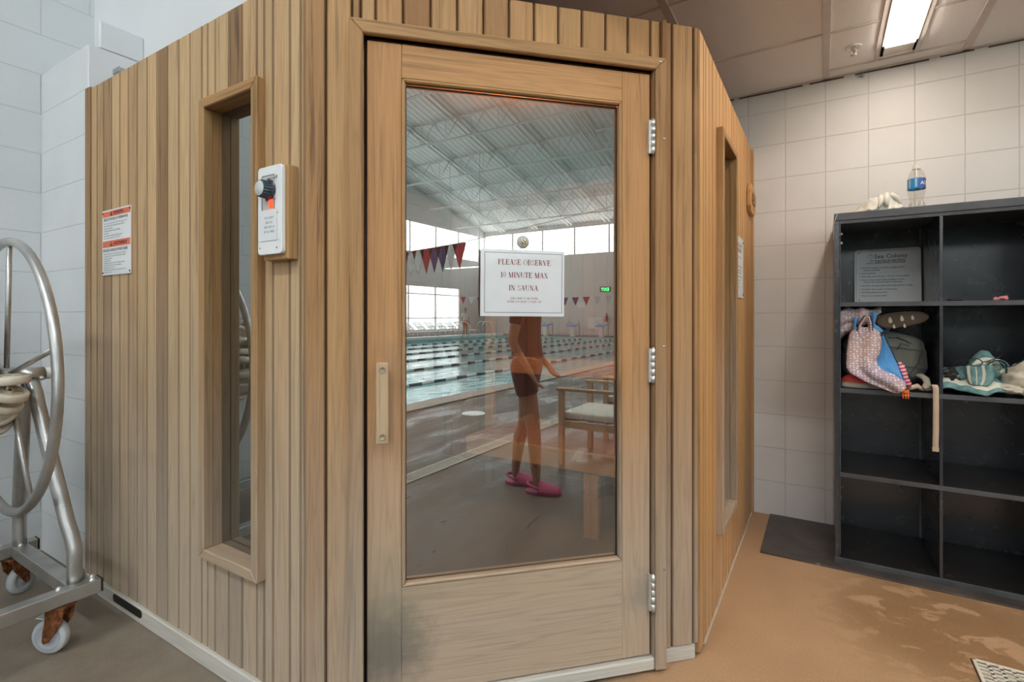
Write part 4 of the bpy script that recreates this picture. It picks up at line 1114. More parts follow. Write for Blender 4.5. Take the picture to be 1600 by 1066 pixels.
# grey backpack
pk = empty('backpack', 'large grey backpack filling the middle left cabinet compartment', 'backpack', None, (.28, 3.18, SH[2]))
def packfn(u, v):
    a = 2 * pi * u; b_ = -pi / 2 + pi * v
    f = lambda t, p: (abs(t) ** p) * (1 if t >= 0 else -1)
    x, y, z = f(cos(a), .55) * f(cos(b_), .55), f(sin(a), .6) * f(cos(b_), .55), f(sin(b_), .6)
    k = 1 + .05 * noise.noise(Vector((x * 2, y * 2, z * 2.5))) + .018 * sin(z * 14 + x * 5)
    sl = 1 - .12 * max(0, x) * max(0, z)
    return Vector((.258 + x * .172 * k, 3.19 + y * .17 * k, SH[2] + .138 + z * .134 * k * sl))
m = MB(); m.grid(packfn, 64, 40, closeu=True); m.build('pack_body', M['pack'], pk)
m = MB()
m.tube([(.27, 3.025, 1.10), (.30, 3.005, 1.10), (.335, 3.0, 1.085), (.345, 3.0, 1.062), (.315, 3.0, 1.075), (.30, 3.0, 1.045)], .0022, 6); m.tube([(.30, 3.01, 1.105), (.33, 3.0, 1.09), (.355, 3.005, 1.075)], .002, 6)
m.build('draw_cord', M['black_cord'], pk)
m = MB()
for pts in ([(.13, 3.02, 1.05), (.25, 3.008, 1.06), (.40, 3.02, 1.04)], [(.19, 3.015, .94), (.30, 3.005, .97), (.41, 3.02, .955)], [(.33, 3.01, .90), (.38, 3.01, .98), (.40, 3.02, 1.06)]): m.tube(pts, .0018, 6)
m.build('seam', M['dark_bag'], pk)
m = MB()
m.tube([(.39, 3.03, .925), (.405, 2.995, .915), (.41, 2.975, .895), (.402, 2.965, .880), (.408, 2.955, .872)], [.018, .016, .012, .014, .010], 10, flat=.6)
m.tube([(.395, 2.975, .892), (.415, 2.968, .885), (.42, 2.968, .872), (.40, 2.968, .868)], .009, 8)
m.build('strap_knot', cloth_mat('beige_grey_cloth', (.42, .36, .29), .75), pk)
# hanging webbing strap: over the shelf edge, down in front
m = MB()
path = [(.420, 2.985, .868), (.424, 2.95, .884), (.428, 2.925, .895), (.431, 2.916, .880), (.431, 2.914, .80), (.431, 2.915, .72), (.430, 2.914, .66), (.4295, 2.915, .603)]
def strapfn(u, v):
    k = v * (len(path) - 1); i = min(int(k), len(path) - 2); t = k - i
    p = Vector(path[i]).lerp(Vector(path[i + 1]), t); return p + Vector(((u - .5) * .021, .0015 * sin(v * 30), 0))
m.grid(strapfn, 2, 50); m.box(.4190, .4405, 2.9125, 2.9165, .600, .618, .0005)
o = solidify(m.build('webbing_strap', M['strap'], pk), .0022); o['label'] = 'beige strap hanging over the shelf edge'
# shoe with a drop-patterned sole lying sideways on top of the pack, and a second behind the divider
sh = empty('walking_shoe', 'tan shoe with a brown drop-patterned sole lying on the grey backpack', 'shoe', None, (.32, 3.1, 1.16))
def outline(n, L, wd, k=.12):
    P = []
    for i in range(n):
        a = 2 * pi * i / n; x = cos(a) * L / 2; wv = wd / 2 * (1 - k * cos(a) + .12 * cos(2 * a)); P.append((x, sin(a) * wv))
    return P
smx = Matrix.Translation((.320, 3.015, 1.188)) @ Matrix.Rotation(radians(-8), 4, 'Y') @ Matrix.Rotation(pi / 2, 4, 'X')
m = MB(); m.prism(outline(40, .20, .072), -.004, .012, smx, 0, 2, .003); m.build('sole', M['brown_sole'], sh)
m = MB(); m.prism(outline(40, .206, .078), -.012, -.003, smx, 0, 2, .003); m.build('midsole', plain('pale_midsole', (.50, .44, .33), .6), sh)
L = MB()
for i, (x, y, s_) in enumerate(((-.045, .004, .012), (.0, .006, .011), (.040, .004, .009), (-.035, -.028, .008), (.005, -.030, .008))):
    P = []
    for j in range(20):
        a = 2 * pi * j / 20; P.append((x + s_ * sin(a) * sin(a / 2) * .8, y + s_ * 1.3 * cos(a)))
    L.prism(P, .0118, .0132, smx)
L.build('sole_pattern', plain('pale_pattern', (.62, .55, .42), .5), sh)
m = MB(); m.grid(lambda u, v: smx @ Vector((-.012 + .1 * cos(2 * pi * u) * cos(pi / 2 * v) * 1.0, .036 * sin(2 * pi * u) * cos(pi / 2 * v), -.010 - .06 * sin(pi / 2 * v) * (.75 - .25 * cos(2 * pi * u)))), 36, 12, closeu=True); m.build('upper', M['tan_leather'], sh)
lump('folded_sleeve', M['tan_leather'], (.235, 3.06, 1.185), (.055, .05, .022), sh, .2, 10, 3)
# coral shoe below left
cs = empty('canvas_shoe', 'coral shoe with a cream sole at the bottom left of the backpack', 'shoe', None, (.13, 2.99, SH[2]))
cmx = Matrix.Translation((.163, 2.995, SH[2])) @ Matrix.Rotation(radians(-4), 4, 'Z')
m = MB(); m.prism(outline(36, .17, .075), .001, .026, cmx, 0, 2, .004); m.build('sole', M['cream_cloth'], cs)
m = MB(); m.grid(lambda u, v: cmx @ Vector((-.005 + .082 * cos(2 * pi * u) * cos(pi / 2 * v), .035 * sin(2 * pi * u) * cos(pi / 2 * v), .026 + .045 * sin(pi / 2 * v) * (.7 - .3 * cos(2 * pi * u)))), 32, 10, closeu=True); m.build('upper', M['coral'], cs)
# dotted towel: loop of cloth on top, dotted body draped over the edge, blue reverse flap
tw = empty('hooded_towel', 'dotted pink towel with blue reverse and navy edging, draped out of the cabinet', 'towel', None, (.2, 2.92, 1.0))
BL = [(.154, 1.150), (.125, 1.13), (.114, 1.115), (.104, 1.04), (.100, .96), (.112, .935), (.149, .912), (.190, .890), (.227, .872), (.262, .858), (.290, .849)]
BR = [(.200, 1.150), (.222, 1.13), (.228, 1.115), (.232, 1.085), (.227, 1.045), (.211, 1.002), (.214, .970), (.241, .945), (.281, .931), (.318, .901), (.320, .879)]
def interp(P, t):
    k = t * (len(P) - 1); i = min(int(k), len(P) - 2); f = k - i
    return P[i][0] * (1 - f) + P[i + 1][0] * f, P[i][1] * (1 - f) + P[i + 1][1] * f
def bodyY(u, v): return 2.972 - .075 * min(1, v * 1.6) - .012 * sin(u * 9 + v * 3) * (1 - .4 * v) - .02 * sin(pi * u)
def bodyfn(u, v):
    a, b_ = interp(BL, v), interp(BR, v)
    return Vector((a[0] + (b_[0] - a[0]) * u, bodyY(u, v), a[1] + (b_[1] - a[1]) * u))
m = MB(); m.grid(bodyfn, 26, 44); o = solidify(m.build('towel_body', M['dotted'], tw), .008, 1)
FLR = [(.248, 1.118), (.262, 1.08), (.276, 1.045), (.290, 1.005), (.299, .981), (.306, .955), (.312, .930), (.318, .905)]
FLL = [(.228, 1.116), (.232, 1.088), (.228, 1.045), (.210, .999), (.214, .968), (.240, .944), (.281, .931), (.314, .905)]
def flapfn(u, v):
    a, b_ = interp(FLL, v), interp(FLR, v)
    return Vector((a[0] + (b_[0] - a[0]) * u, bodyY(1, v) + .012 + .03 * u * sin(pi * v) + .004 * sin(u * 8), a[1] + (b_[1] - a[1]) * u))
m = MB(); m.grid(flapfn, 16, 30); solidify(m.build('blue_flap', M['blue_cloth'], tw), .005, 1)['label'] = 'bright blue reverse side'
m = MB()
m.tube([bodyfn(0, i / 40) + Vector((0, -.004, 0)) for i in range(6, 41)] + [bodyfn(i / 10, 1) + Vector((0, -.004, 0)) for i in range(11)] + [bodyfn(1, i / 40) + Vector((0, -.004, 0)) for i in range(40, 3, -1)], .0028, 6)
m.tube([flapfn(1, i / 30) for i in range(31)], .0022, 6)
m.tube([(.218, 2.955, 1.130), (.222, 2.945, 1.115), (.236, 2.94, 1.113), (.246, 2.94, 1.122), (.255, 2.942, 1.142), (.262, 2.945, 1.150), (.267, 2.945, 1.143), (.258, 2.942, 1.128), (.244, 2.938, 1.116)], .003, 6)
m.build('edging', M['navy_edge'], tw)
# top roll: twisted band from the left wall to the right tip, and the hanging loop
m = MB()
def rollfn(u, v):
    P = [(.074, 1.195), (.105, 1.205), (.14, 1.200), (.175, 1.205), (.205, 1.214), (.238, 1.234)]
    x, z = interp(P, v); r = .040 * (1 - .75 * v ** 3) + .006 * sin(v * 14); a = 2 * pi * u
    return Vector((x, 2.985 - r * .8 * cos(a) + .01 * sin(v * 9), z + r * sin(a) * (1 + .15 * sin(3 * a + v * 10))))
m.grid(rollfn, 26, 34, closeu=True)
def rollfn2(u, v):
    x, z = interp([(.074, 1.13), (.09, 1.145), (.11, 1.150), (.13, 1.165)], v); r = .036 * (1 - .3 * v); a = 2 * pi * u
    return Vector((x, 3.0 - r * cos(a), z + r * sin(a) * (1 + .2 * sin(4 * a + v * 6))))
m.grid(rollfn2, 20, 14, closeu=True)
m.build('towel_hood', M['dotted'], tw)
lp_ = [(.172, 1.200), (.150, 1.165), (.143, 1.13), (.153, 1.100), (.172, 1.090), (.190, 1.104), (.197, 1.135), (.196, 1.170), (.188, 1.20)]
def loopfn(u, v):
    i = v * (len(lp_) - 1); k = min(int(i), len(lp_) - 2); f = i - k
    p = Vector((lp_[k][0], 0, lp_[k][1])).lerp(Vector((lp_[k + 1][0], 0, lp_[k + 1][1])), f)
    c = Vector((.172, 0, 1.145)); d = (p - c)
    q = c + d * (1.12 - .62 * u); return Vector((q.x, 2.935 - .018 * sin(pi * u) + .03 * u * u, q.z))
m = MB(); m.grid(loopfn, 10, 40); solidify(m.build('towel_loop', M['dotted'], tw), .005, 1)
m = MB(); m.tube([loopfn(0, i / 40) + Vector((0, -.002, 0)) for i in range(41)], .0032, 6); m.build('loop_edging', M['navy_edge'], tw)
m = MB()
bl = [(.128, 1.20), (.126, 1.16), (.122, 1.125), (.132, 1.098), (.155, 1.086)]
br_ = [(.150, 1.20), (.140, 1.165), (.137, 1.13), (.146, 1.098), (.165, 1.080)]
m.grid(lambda u, v: Vector((interp(bl, v)[0] * (1 - u) + interp(br_, v)[0] * u, 2.95 - .006 * sin(pi * u), interp(bl, v)[1] * (1 - u) + interp(br_, v)[1] * u)), 6, 20)
b2l = [(.197, 1.222), (.200, 1.19), (.203, 1.155), (.203, 1.125), (.215, 1.115)]; b2r = [(.222, 1.225), (.218, 1.195), (.212, 1.165), (.232, 1.150), (.246, 1.135)]
m.grid(lambda u, v: Vector((interp(b2l, v)[0] * (1 - u) + interp(b2r, v)[0] * u, 2.955 - .008 * sin(pi * u), interp(b2l, v)[1] * (1 - u) + interp(b2r, v)[1] * u)), 6, 20)
solidify(m.build('blue_fold', M['blue_cloth'], tw), .006, 1)
# striped sandal strap and orange buckle
sd = empty('striped_sandal', 'pink and cream striped sandal standing between towel and backpack', 'sandal', None, (.33, 2.96, SH[2]))
m = MB(); m.tube([(.306, 2.965, .985), (.312, 2.955, .972), (.318, 2.95, .945), (.325, 2.95, .915), (.335, 2.955, .890), (.338, 2.96, .874)], [.008, .013, .014, .014, .016, .010], 12); m.build('toe_cap', M['stripe'], sd)
m = MB(); m.tube([(.318, 2.975, .864), (.35, 2.965, .872), (.372, 2.965, .882), (.385, 2.975, .870), (.40, 2.975, .863)], [.008, .011, .012, .010, .006], 8); m.build('cord', M['strap'], sd)
ob = empty('orange_buckle', 'small orange plastic clip dangling over the shelf edge below the dotted towel', 'buckle', None, (.326, 2.915, .85))
m = MB()
m.box(.311, .337, 2.912, 2.920, .852, .866, .002)
for x in (.3125, .322, .3315): m.tube([(x, 2.916, .854), (x + .001, 2.914, .838), (x + .003, 2.915, .826)], .0028, 6)
m.box(.314, .338, 2.913, 2.918, .840, .844, .001)
m.tube([(.320, 2.930, .875), (.318, 2.918, .872), (.322, 2.916, .862)], .003, 6)
m.build('clip', M['hot_orange'], ob)
# middle compartment: teal towel, cream cloth, dark bag, black cord
tt_ = empty('striped_towel', 'teal towel with cream stripes bundled in the middle right cabinet compartment', 'towel', None, (.6, 3.02, SH[2]))
stm, nt_, b_s, _o = newmat('teal_striped'); tc = N(nt_, 'Attribute', attribute_name='gc').outputs['Vector']; sx_ = N(nt_, 'SeparateXYZ'); LK(nt_, tc, sx_.inputs[0])
pz = mth(nt_, 'ADD', sx_.outputs[0], mth(nt_, 'MULTIPLY_ADD', noi(nt_, pos(nt_), 8, 2), .08, -.04))
bands = mth(nt_, 'MAXIMUM', mth(nt_, 'COMPARE', pz, .10, .045), mth(nt_, 'MAXIMUM', mth(nt_, 'COMPARE', pz, .36, .02), mth(nt_, 'COMPARE', pz, .62, .05)))
LK(nt_, mixc(nt_, bands, mixc(nt_, maprange(nt_, noi(nt_, pos(nt_), 25, 4), .35, .65), (.085, .19, .20), (.20, .34, .33)), (.62, .60, .50)), b_s.inputs['Base Color']); b_s.inputs['Roughness'].default_value = .95
b_s.inputs['Specular IOR Level'].default_value = .1
bump(nt_, b_s, noi(nt_, pos(nt_), 160, 3), .4, .002)
def spread(u, v):   # lower flat layer, front edge wavy
    x = .462 + .25 * v; fz = .008 + .009 * sin(v * 8 + 1) + .004 * sin(v * 21)
    y = 2.938 + .02 * sin(v * 7 + 1) + u * .34
    return Vector((x, y, SH[2] + .008 + max(0, fz) * (1 - .3 * u) + .10 * sin(pi * min(1, u * 1.3)) * (.35 + .65 * sin(pi * min(1, v + .1))) + .006 * noise.noise(Vector((x * 30, y * 30, 0)))))
m = MB(); m.grid(spread, 40, 60); solidify(m.build('lower_fold', stm, tt_), .007, 1)
def bundle(u, v):
    a = 2 * pi * u; t = v
    c = Vector((.535 + .135 * t, 2.99 + .05 * t, SH[2] + .100 + .018 * sin(t * 5))); r = .062 * (sin(pi * min(.97, max(.03, t))) ** .4) * (1 + .18 * sin(4 * a + t * 6) + .12 * noise.noise(Vector((cos(a) * 2, sin(a) * 2, t * 6))))
    return c + Vector((.02 * sin(a), -r * cos(a), r * 1.15 * sin(a)))
m = MB(); m.grid(bundle, 44, 34, closeu=True); m.build('rolled_bundle', stm, tt_)
def flap2(u, v):
    x0_, z0_ = interp([(.535, .985), (.535, .955), (.54, .925), (.548, .905)], v); x1_, z1_ = interp([(.625, .990), (.632, .955), (.628, .925), (.612, .900)], v)
    return Vector((x0_ + (x1_ - x0_) * u, 2.945 - .012 * sin(pi * u) - .006 * sin(u * 9), z0_ + (z1_ - z0_) * u))
m = MB(); m.grid(flap2, 20, 16); solidify(m.build('hanging_corner', stm, tt_), .007, 1)
def swirl(u, v):
    t = u * 2.4 * 2 * pi; r = .034 - .011 * u * 2.4 / 2.4 * 2.2 * .9
    r = max(.008, .036 - .012 * u * 2.3); return Vector((.640 + r * cos(t), 2.955 - .02 * v * 1.2 + .035 * v, .985 + r * .85 * sin(t)))
m = MB(); m.grid(swirl, 60, 4); solidify(m.build('rolled_end', stm, tt_), .005, 1)
cc = empty('cream_cloth', 'cream cloth heaped at the right of the teal towel', 'cloth', None, (.76, 3.0, SH[2]))
lump('cloth', M['cream_cloth'], (.760, 3.02, SH[2] + .072), (.085, .08, .070), cc, .35, 11, 4, .1)
lump('cloth_tail', M['cream_cloth'], (.69, 2.985, SH[2] + .035), (.055, .045, .022), cc, .3, 11, 8, .1)
db = empty('dark_pouch', 'dark brown pouch tucked behind the teal towel beside the divider', 'pouch', None, (.49, 3.05, SH[2]))
lump('pouch', M['dark_bag'], (.510, 3.06, SH[2] + .055), (.050, .08, .055), db, .3, 9, 12, .1)
bc = empty('black_cord', 'thin black cord looped over the teal towel', 'cord', None, (.6, 2.94, 1.02))
m = MB()
m.tube([(.565 + .022 * cos(a), 2.925 + .004 * sin(a), 1.003 + .016 * sin(a)) for a in [i * 2 * pi / 20 for i in range(20)]], .0022, 6, closed=True)
m.tube([(.585, 2.925, 1.003), (.610, 2.925, 1.012), (.635, 2.93, 1.024), (.650, 2.94, 1.032)], .0022, 6)
m.tube([(.612, 2.93, 1.002), (.625, 2.915, 1.015), (.648, 2.915, 1.017), (.662, 2.92, 1.000), (.658, 2.925, .985), (.690, 2.93, .995), (.715, 2.945, 1.012), (.74, 2.965, 1.028)], .0024, 6)
m.build('cord', M['black_cord'], bc)
# top right compartment: pink hair tie and a black one
m = MB(); 
m.tube([(.655 + .019 * cos(a) + .003 * sin(5 * a), 2.965 + .012 * sin(a), SH[3] + .008 + .004 * sin(3 * a)) for a in [i * 2 * pi / 36 for i in range(36)]], .005, 7, closed=True)
m.tube([(.637, 2.965, SH[3] + .006), (.655, 2.962, SH[3] + .014), (.676, 2.968, SH[3] + .017)], .004, 7)
tag(m.build('hair_tie', M['pink']), 'pink twisted hair tie on the top cabinet shelf', 'hair tie')
m = MB(); m.tube([(.507 + .024 * cos(a), 2.975 + .014 * sin(a), SH[3] + .005) for a in [i * 2 * pi / 24 for i in range(24)]], .0045, 7, closed=True); tag(m.build('hair_tie', M['black_cord']), 'black hair tie lying beside the rules board on the top shelf', 'hair tie')
# on top of the cabinet
rg = empty('crumpled_rag', 'white crumpled rag lying on top of the black cabinet', 'cloth', None, (.21, 3.08, ZT))
def rag(u, v):
    x = .115 + .205 * u; y = 2.96 + .20 * v
    e = min(1, 6 * min(u, 1 - u) + .0) * min(1, 5 * min(v, 1 - v))
    prof = interp([(0, .008), (0, .030), (0, .060), (0, .082), (0, .090), (0, .088), (0, .070), (0, .012)], u)[1]
    n = noise.ridged_multi_fractal(Vector((x * 16 + y * 9, y * 14, 3)), 1, 2, 3, 1, 2)
    return Vector((x + .012 * sin(v * 9), y + .012 * sin(u * 11), ZT + .004 + max(0, e) * prof * (.75 + .28 * (n - 1)) + .003 * sin(u * 40 + v * 13)))
m = MB(); m.grid(rag, 60, 44); solidify(m.build('cloth', M['white_cloth'], rg), .003, 1)
m = MB(); m.tube([(.262, 3.0, ZT + .085), (.255, 2.965, ZT + .05), (.258, 2.955, ZT + .018)], [.012, .014, .006], 8); m.tube([(.235, 3.0, ZT + .078), (.238, 2.965, ZT + .045), (.225, 2.95, ZT + .012)], [.01, .012, .005], 8)
m.tube([(.28, 3.02, ZT + .083), (.30, 2.99, ZT + .06), (.312, 2.985, ZT + .03)], [.012, .012, .006], 8)
m.build('cloth_fold', M['white_cloth'], rg)
m = MB(); m.tube([(.118, 2.965, ZT + .006), (.062, 2.922, ZT + .002), (.046, 2.915, ZT - .05), (.042, 2.915, ZT - .10)], .0012, 5); m.build('loose_thread', M['white_cloth'], rg)
bt = empty('water_bottle', 'clear plastic water bottle with a blue label on top of the cabinet', 'bottle', None, (.388, 3.12, ZT))
bm_ = Matrix.Translation((.388, 3.12, ZT + .001)) @ Matrix.Rotation(radians(.5), 4, 'X') @ Matrix.Diagonal((1.02, 1.02, 1.075, 1))
m = MB(); m.lathe([(0, .004), (.024, .0), (.031, .006), (.033, .02), (.0325, .034), (.0275, .05), (.0265, .06), (.030, .074), (.0335, .09), (.0345, .10), (.0345, .152), (.033, .162), (.026, .182), (.0155, .198), (.0125, .204), (.0125, .210)], bm_, 36)
for i in range(5):
    a = i * 2 * pi / 5; m.tube([bm_ @ Vector((.026 * cos(a), .026 * sin(a), .003)), bm_ @ Vector((.031 * cos(a), .031 * sin(a), .018)), bm_ @ Vector((.027 * cos(a), .027 * sin(a), .046))], .0035, 6)
M['pet'] = clearmat('bottle_plastic', (.92, .91, .89), .02)
m.build('bottle_body', M['pet'], bt)
m = MB(); m.lathe([(.0145, .200), (.0145, .213), (.0135, .2145), (0, .2145)], bm_, 30); m.lathe([(.0165, .196), (.0165, .199)], bm_, 24); m.build('cap', plain('translucent_cap', (.78, .72, .68), .35), bt)
lm, nt_, b_l, _o = newmat('bottle_label'); n_ = N(nt_, 'SeparateXYZ'); LK(nt_, pos(nt_), n_.inputs[0])
LK(nt_, ramp(nt_, maprange(nt_, n_.outputs[0], .353, .423), [(.0, (.02, .30, .62)), (.12, (.02, .33, .66)), (.45, (.015, .24, .58)), (.62, (.02, .10, .38)), (.8, (.02, .12, .42)), (1, (.10, .05, .25))]), b_l.inputs['Base Color']); b_l.inputs['Roughness'].default_value = .3
m = MB(); m.lathe([(.0350, .106), (.0352, .108), (.0352, .150), (.0350, .152)], bm_, 36); m.build('label_band', lm, bt)
m = MB()
def onb(a, z, r=.0356): return bm_ @ Vector((r * cos(a), r * sin(a), z))
for a in (radians(-100), radians(-142)):
    m.grid(lambda u, v: onb(a + (u - .5) * .22, .112 + .036 * v), 4, 2)
m.build('label_panel', plain('label_pale', (.45, .55, .68), .4), bt)
# lettering on the label, wrapped round the bottle
me_ = sans('AQUAFINA', .021, bold=.0005)
for v in me_.vertices:
    a = radians(-72) + v.co.x / .0358; v.co = world_inv(bt) @ onb(a, .122 + v.co.y, .0358)
link('label_lettering', me_, M['paper'], bt)

# sprinkler
sk = empty('fire_sprinkler', 'white fire sprinkler head in the tiled ceiling beside the strip light', 'sprinkler', None, (.134, 3.10, ZC))
T_s = Matrix.Translation((.134, 3.10, ZC - .0005)) @ Matrix.Rotation(pi, 4, 'X')
m = MB(); m.lathe([(.0, .001), (.038, .0), (.038, .003), (.028, .007), (.024, .004), (.0, .004)], T_s, 28); m.build('escutcheon', M['white_gloss'], sk)
m = MB(); m.cyl(T_s @ Vector((0, 0, .003)), T_s @ Vector((0, 0, .018)), .011, seg=12)
for s_ in (-1, 1): m.tube([T_s @ Vector((s_ * .010, 0, .016)), T_s @ Vector((s_ * .014, 0, .028)), T_s @ Vector((s_ * .004, 0, .042))], .003, 6)
m.cyl(T_s @ Vector((0, 0, .040)), T_s @ Vector((0, 0, .044)), .014, seg=14); m.build('head', plain('beige_metal', (.66, .56, .48), .4), sk)
m = MB(); m.cyl(T_s @ Vector((0, 0, .018)), T_s @ Vector((0, 0, .040)), .0025, seg=8); m.build('bulb', M['dark_rubber'], sk)
m = MB(); m.cyl((.19, YW, 2.548), (.19, YW - .02, 2.545), .009, seg=12); m.box(.165, .19, YW - .010, YW - .002, 2.545, 2.552, .001); tag(m.build('wall_stub', M['galv']), 'tiny metal stub sticking out of the block wall just under the ceiling', 'fitting')

# floor drain grate
dg_ = empty('floor_drain', 'square white plastic drain grate in the tan floor', 'drain', None, (.58, 2.2, 0))
gx0, gx1, gy0, gy1 = .445, .745, 2.055, 2.355
m = MB(); m.box(gx0 - .004, gx1 + .004, gy0 - .004, gy1 + .004, .0004, .0012); m.build('sump', plain('drain_dark', (.05, .04, .032), .6, var=.4), dg_)
m = MB()
n = 9; cell = (gx1 - gx0 - .016) / n; t_ = .0095
m.box(gx0, gx0 + .010, gy0, gy1, .001, .007, .001); m.box(gx1 - .010, gx1, gy0, gy1, .001, .007, .001); m.box(gx0, gx1, gy0, gy0 + .010, .001, .007, .001); m.box(gx0, gx1, gy1 - .010, gy1, .001, .007, .001)
for i in range(1, n): m.box(gx0 + .008 + i * cell - t_ / 2, gx0 + .008 + i * cell + t_ / 2, gy0 + .005, gy1 - .005, .001, .0068)
n2 = 13; c2 = (gy1 - gy0 - .016) / n2
for j in range(1, n2): m.box(gx0 + .005, gx1 - .005, gy0 + .008 + j * c2 - .0045, gy0 + .008 + j * c2 + .0045, .001, .0068)
m.build('grate', plain('cream_grate', (.74, .66, .54), .45, var=.06), dg_)

# ================================================================== LANE-LINE REEL
RX, RZ, RY = -2.65, .975, .64
reel = empty('lane_line_reel', 'stainless steel reel trolley with a large spoked handwheel beside the block wall', 'reel', None, (RX, -.3, 0))
hw = empty('handwheel', loc=world_inv(reel) @ Vector((RX, RY, RZ))); hw.parent = reel
m = MB(); m.tube([(RX + .51 * cos(a), RY, RZ + .51 * sin(a)) for a in [i * 2 * pi / 72 for i in range(72)]], .0165, 14, closed=True); m.build('rim', M['steel'], hw)
for a in (86, 14, -58, -130, 158):
    m = MB(); m.tube([(RX + .02 * cos(radians(a)), RY, RZ + .02 * sin(radians(a))), (RX + .5 * cos(radians(a)), RY, RZ + .5 * sin(radians(a)))], .0085, 10); m.build('spoke', M['steel'], hw)
m = MB(); m.cyl((RX, RY - .02, RZ), (RX, RY + .02, RZ), .032, seg=20); m.build('hub', M['steel'], hw)
m = MB(); m.cyl((RX, -1.50, RZ), (RX, .69, RZ), .017, seg=16); m.build('axle', M['steel'], reel)
for ya, yb, s_ in ((.672, .748, 1), (-1.49, -1.42, -1)):
    m = MB(); m.cyl((RX, ya, RZ), (RX, yb, RZ), .027, seg=22); b_ = m.build('bearing_tube', M['steel'], reel)
m = MB(); m.cyl((RX, .748, RZ), (RX, .782, RZ), .0235, seg=20); m.cyl((RX, .782, RZ), (RX, .788, RZ), .0235, .018, seg=20); m.build('end_plug', M['white_plastic'], reel)
m = MB(); m.lathe([(0, .010), (.006, .009), (.009, .004), (.0095, 0)], Matrix.Translation((RX + .022, .735, RZ - .016)) @ Matrix.Rotation(radians(110), 4, 'Y'), 14); m.build('set_screw', M['chrome'], reel)
def aframe(y, yf):
    for sx in (1, -1):
        m = MB(); hxw = .295
        P = [(RX + sx * hxw, yf, .222), (RX + sx * hxw, yf, .34), (RX + sx * (hxw - .012), yf - .004, .385), (RX + sx * (hxw - .04), yf - .01, .44), (RX + sx * .075, y, .86), (RX + sx * .05, y, .905), (RX + sx * .012, y, .940)]
        Q = []
        for i in range(len(P) - 1):
            for k in range(4): Q.append(Vector(P[i]).lerp(Vector(P[i + 1]), k / 4))
        Q.append(Vector(P[-1])); m.tube(Q, .0235, 16); m.build('post', M['steel'], reel)
aframe(.71, .752); aframe(-1.455, -1.46)
ZB0, ZB1 = .172, .222
def beam(x0, x1, y0, y1, nm='base_beam'):
    m = MB(); m.box(x0, x1, y0, y1, ZB0, ZB1, .004, seg=2); return m.build(nm, M['steel'], reel)
XA, XB = RX + .325, RX - .325
beam(XA - .025, XA + .025, -1.52, .815); beam(XB - .025, XB + .025, -1.52, .815)
beam(XB + .027, XA - .027, .752 - .025, .752 + .025); beam(XB + .027, XA - .027, -1.485, -1.435)
m = MB()
for x in (XA, XB): m.box(x - .0255, x + .0255, .8155, .8205, ZB0, ZB1, .002)
m.build('beam_cap', M['gasket'], reel)
m = MB()
for (x, y, z) in ((XA + .012, .79, ZB1), (XA - .018, .80, ZB1), (XA - .01, .70, ZB1), (XB + .05, .75, ZB1), (XB - .01, .70, ZB1)):
    m.lathe([(.010, 0), (.0085, .006), (.004, .010), (0, .011)], Matrix.Translation((x, y, z)), 12)
m.box(XA - .075, XA - .035, .785, .790, ZB1 - .01, ZB1 + .03, .001)
m.lathe([(.013, 0), (.013, .012), (.009, .018), (0, .018)], Matrix.Translation((XA - .05, .775, ZB1 + .008)), 12)
m.build('bolt', M['chrome'], reel)
def caster(x, y, ang):
    c = empty('caster', loc=world_inv(reel) @ Vector((x, y, 0))); c.parent = reel
    A = Matrix.Translation((x, y, 0)) @ Matrix.Rotation(ang, 4, 'Z')
    off = -.028
    W = A @ Matrix.Translation((off, 0, .0605)) @ Matrix.Rotation(pi / 2, 4, 'X')
    m = MB(); m.lathe([(.045, -.015), (.057, -.014), (.0605, -.008), (.0605, .008), (.057, .014), (.045, .015)], W, 40); m.build('tyre', M['grey_rubber'], c)
    m = MB(); m.lathe([(.0, -.016), (.014, -.017), (.020, -.011), (.040, -.011), (.0455, -.0155), (.0455, .0155), (.040, .011), (.020, .011), (.014, .017), (0, .016)], W, 40)
    m.build('caster_wheel', plain('grey_nylon', (.45, .47, .50), .4), c)
    m = MB()
    for s_ in (-1, 1):
        F_ = A @ Matrix(((1, 0, 0, 0), (0, 0, 1, s_ * .023), (0, 1, 0, 0), (0, 0, 0, 1)))
        m.prism([(off - .012, .050), (off - .006, .042), (off + .008, .046), (.030, .118), (.038, .162), (-.030, .162), (-.030, .125), (off - .010, .085)], -.0022, .0022, F_, bev=.0006)
    m.box(-.040, .040, -.030, .030, .160, .171, .002, mtx=A); m.cyl(A @ Vector((0, 0, .140)), A @ Vector((0, 0, .160)), .024, seg=18)
    m.build('fork', M['rust'], c)
    m = MB(); m.box(-.085, -.020, -.020, .020, .118, .123, .002, mtx=A @ Matrix.Rotation(radians(8), 4, 'Y')); m.build('brake_pedal', M['galv'], c)
    m = MB(); m.cyl(A @ Vector((off, -.030, .0605)), A @ Vector((off, .030, .0605)), .0065, seg=10); m.build('axle_bolt', M['rust'], c)
caster(XA - .005, .700, radians(32)); caster(XB + .01, .745, radians(-60)); caster(XA, -1.42, radians(20)); caster(XB, -1.42, radians(70))

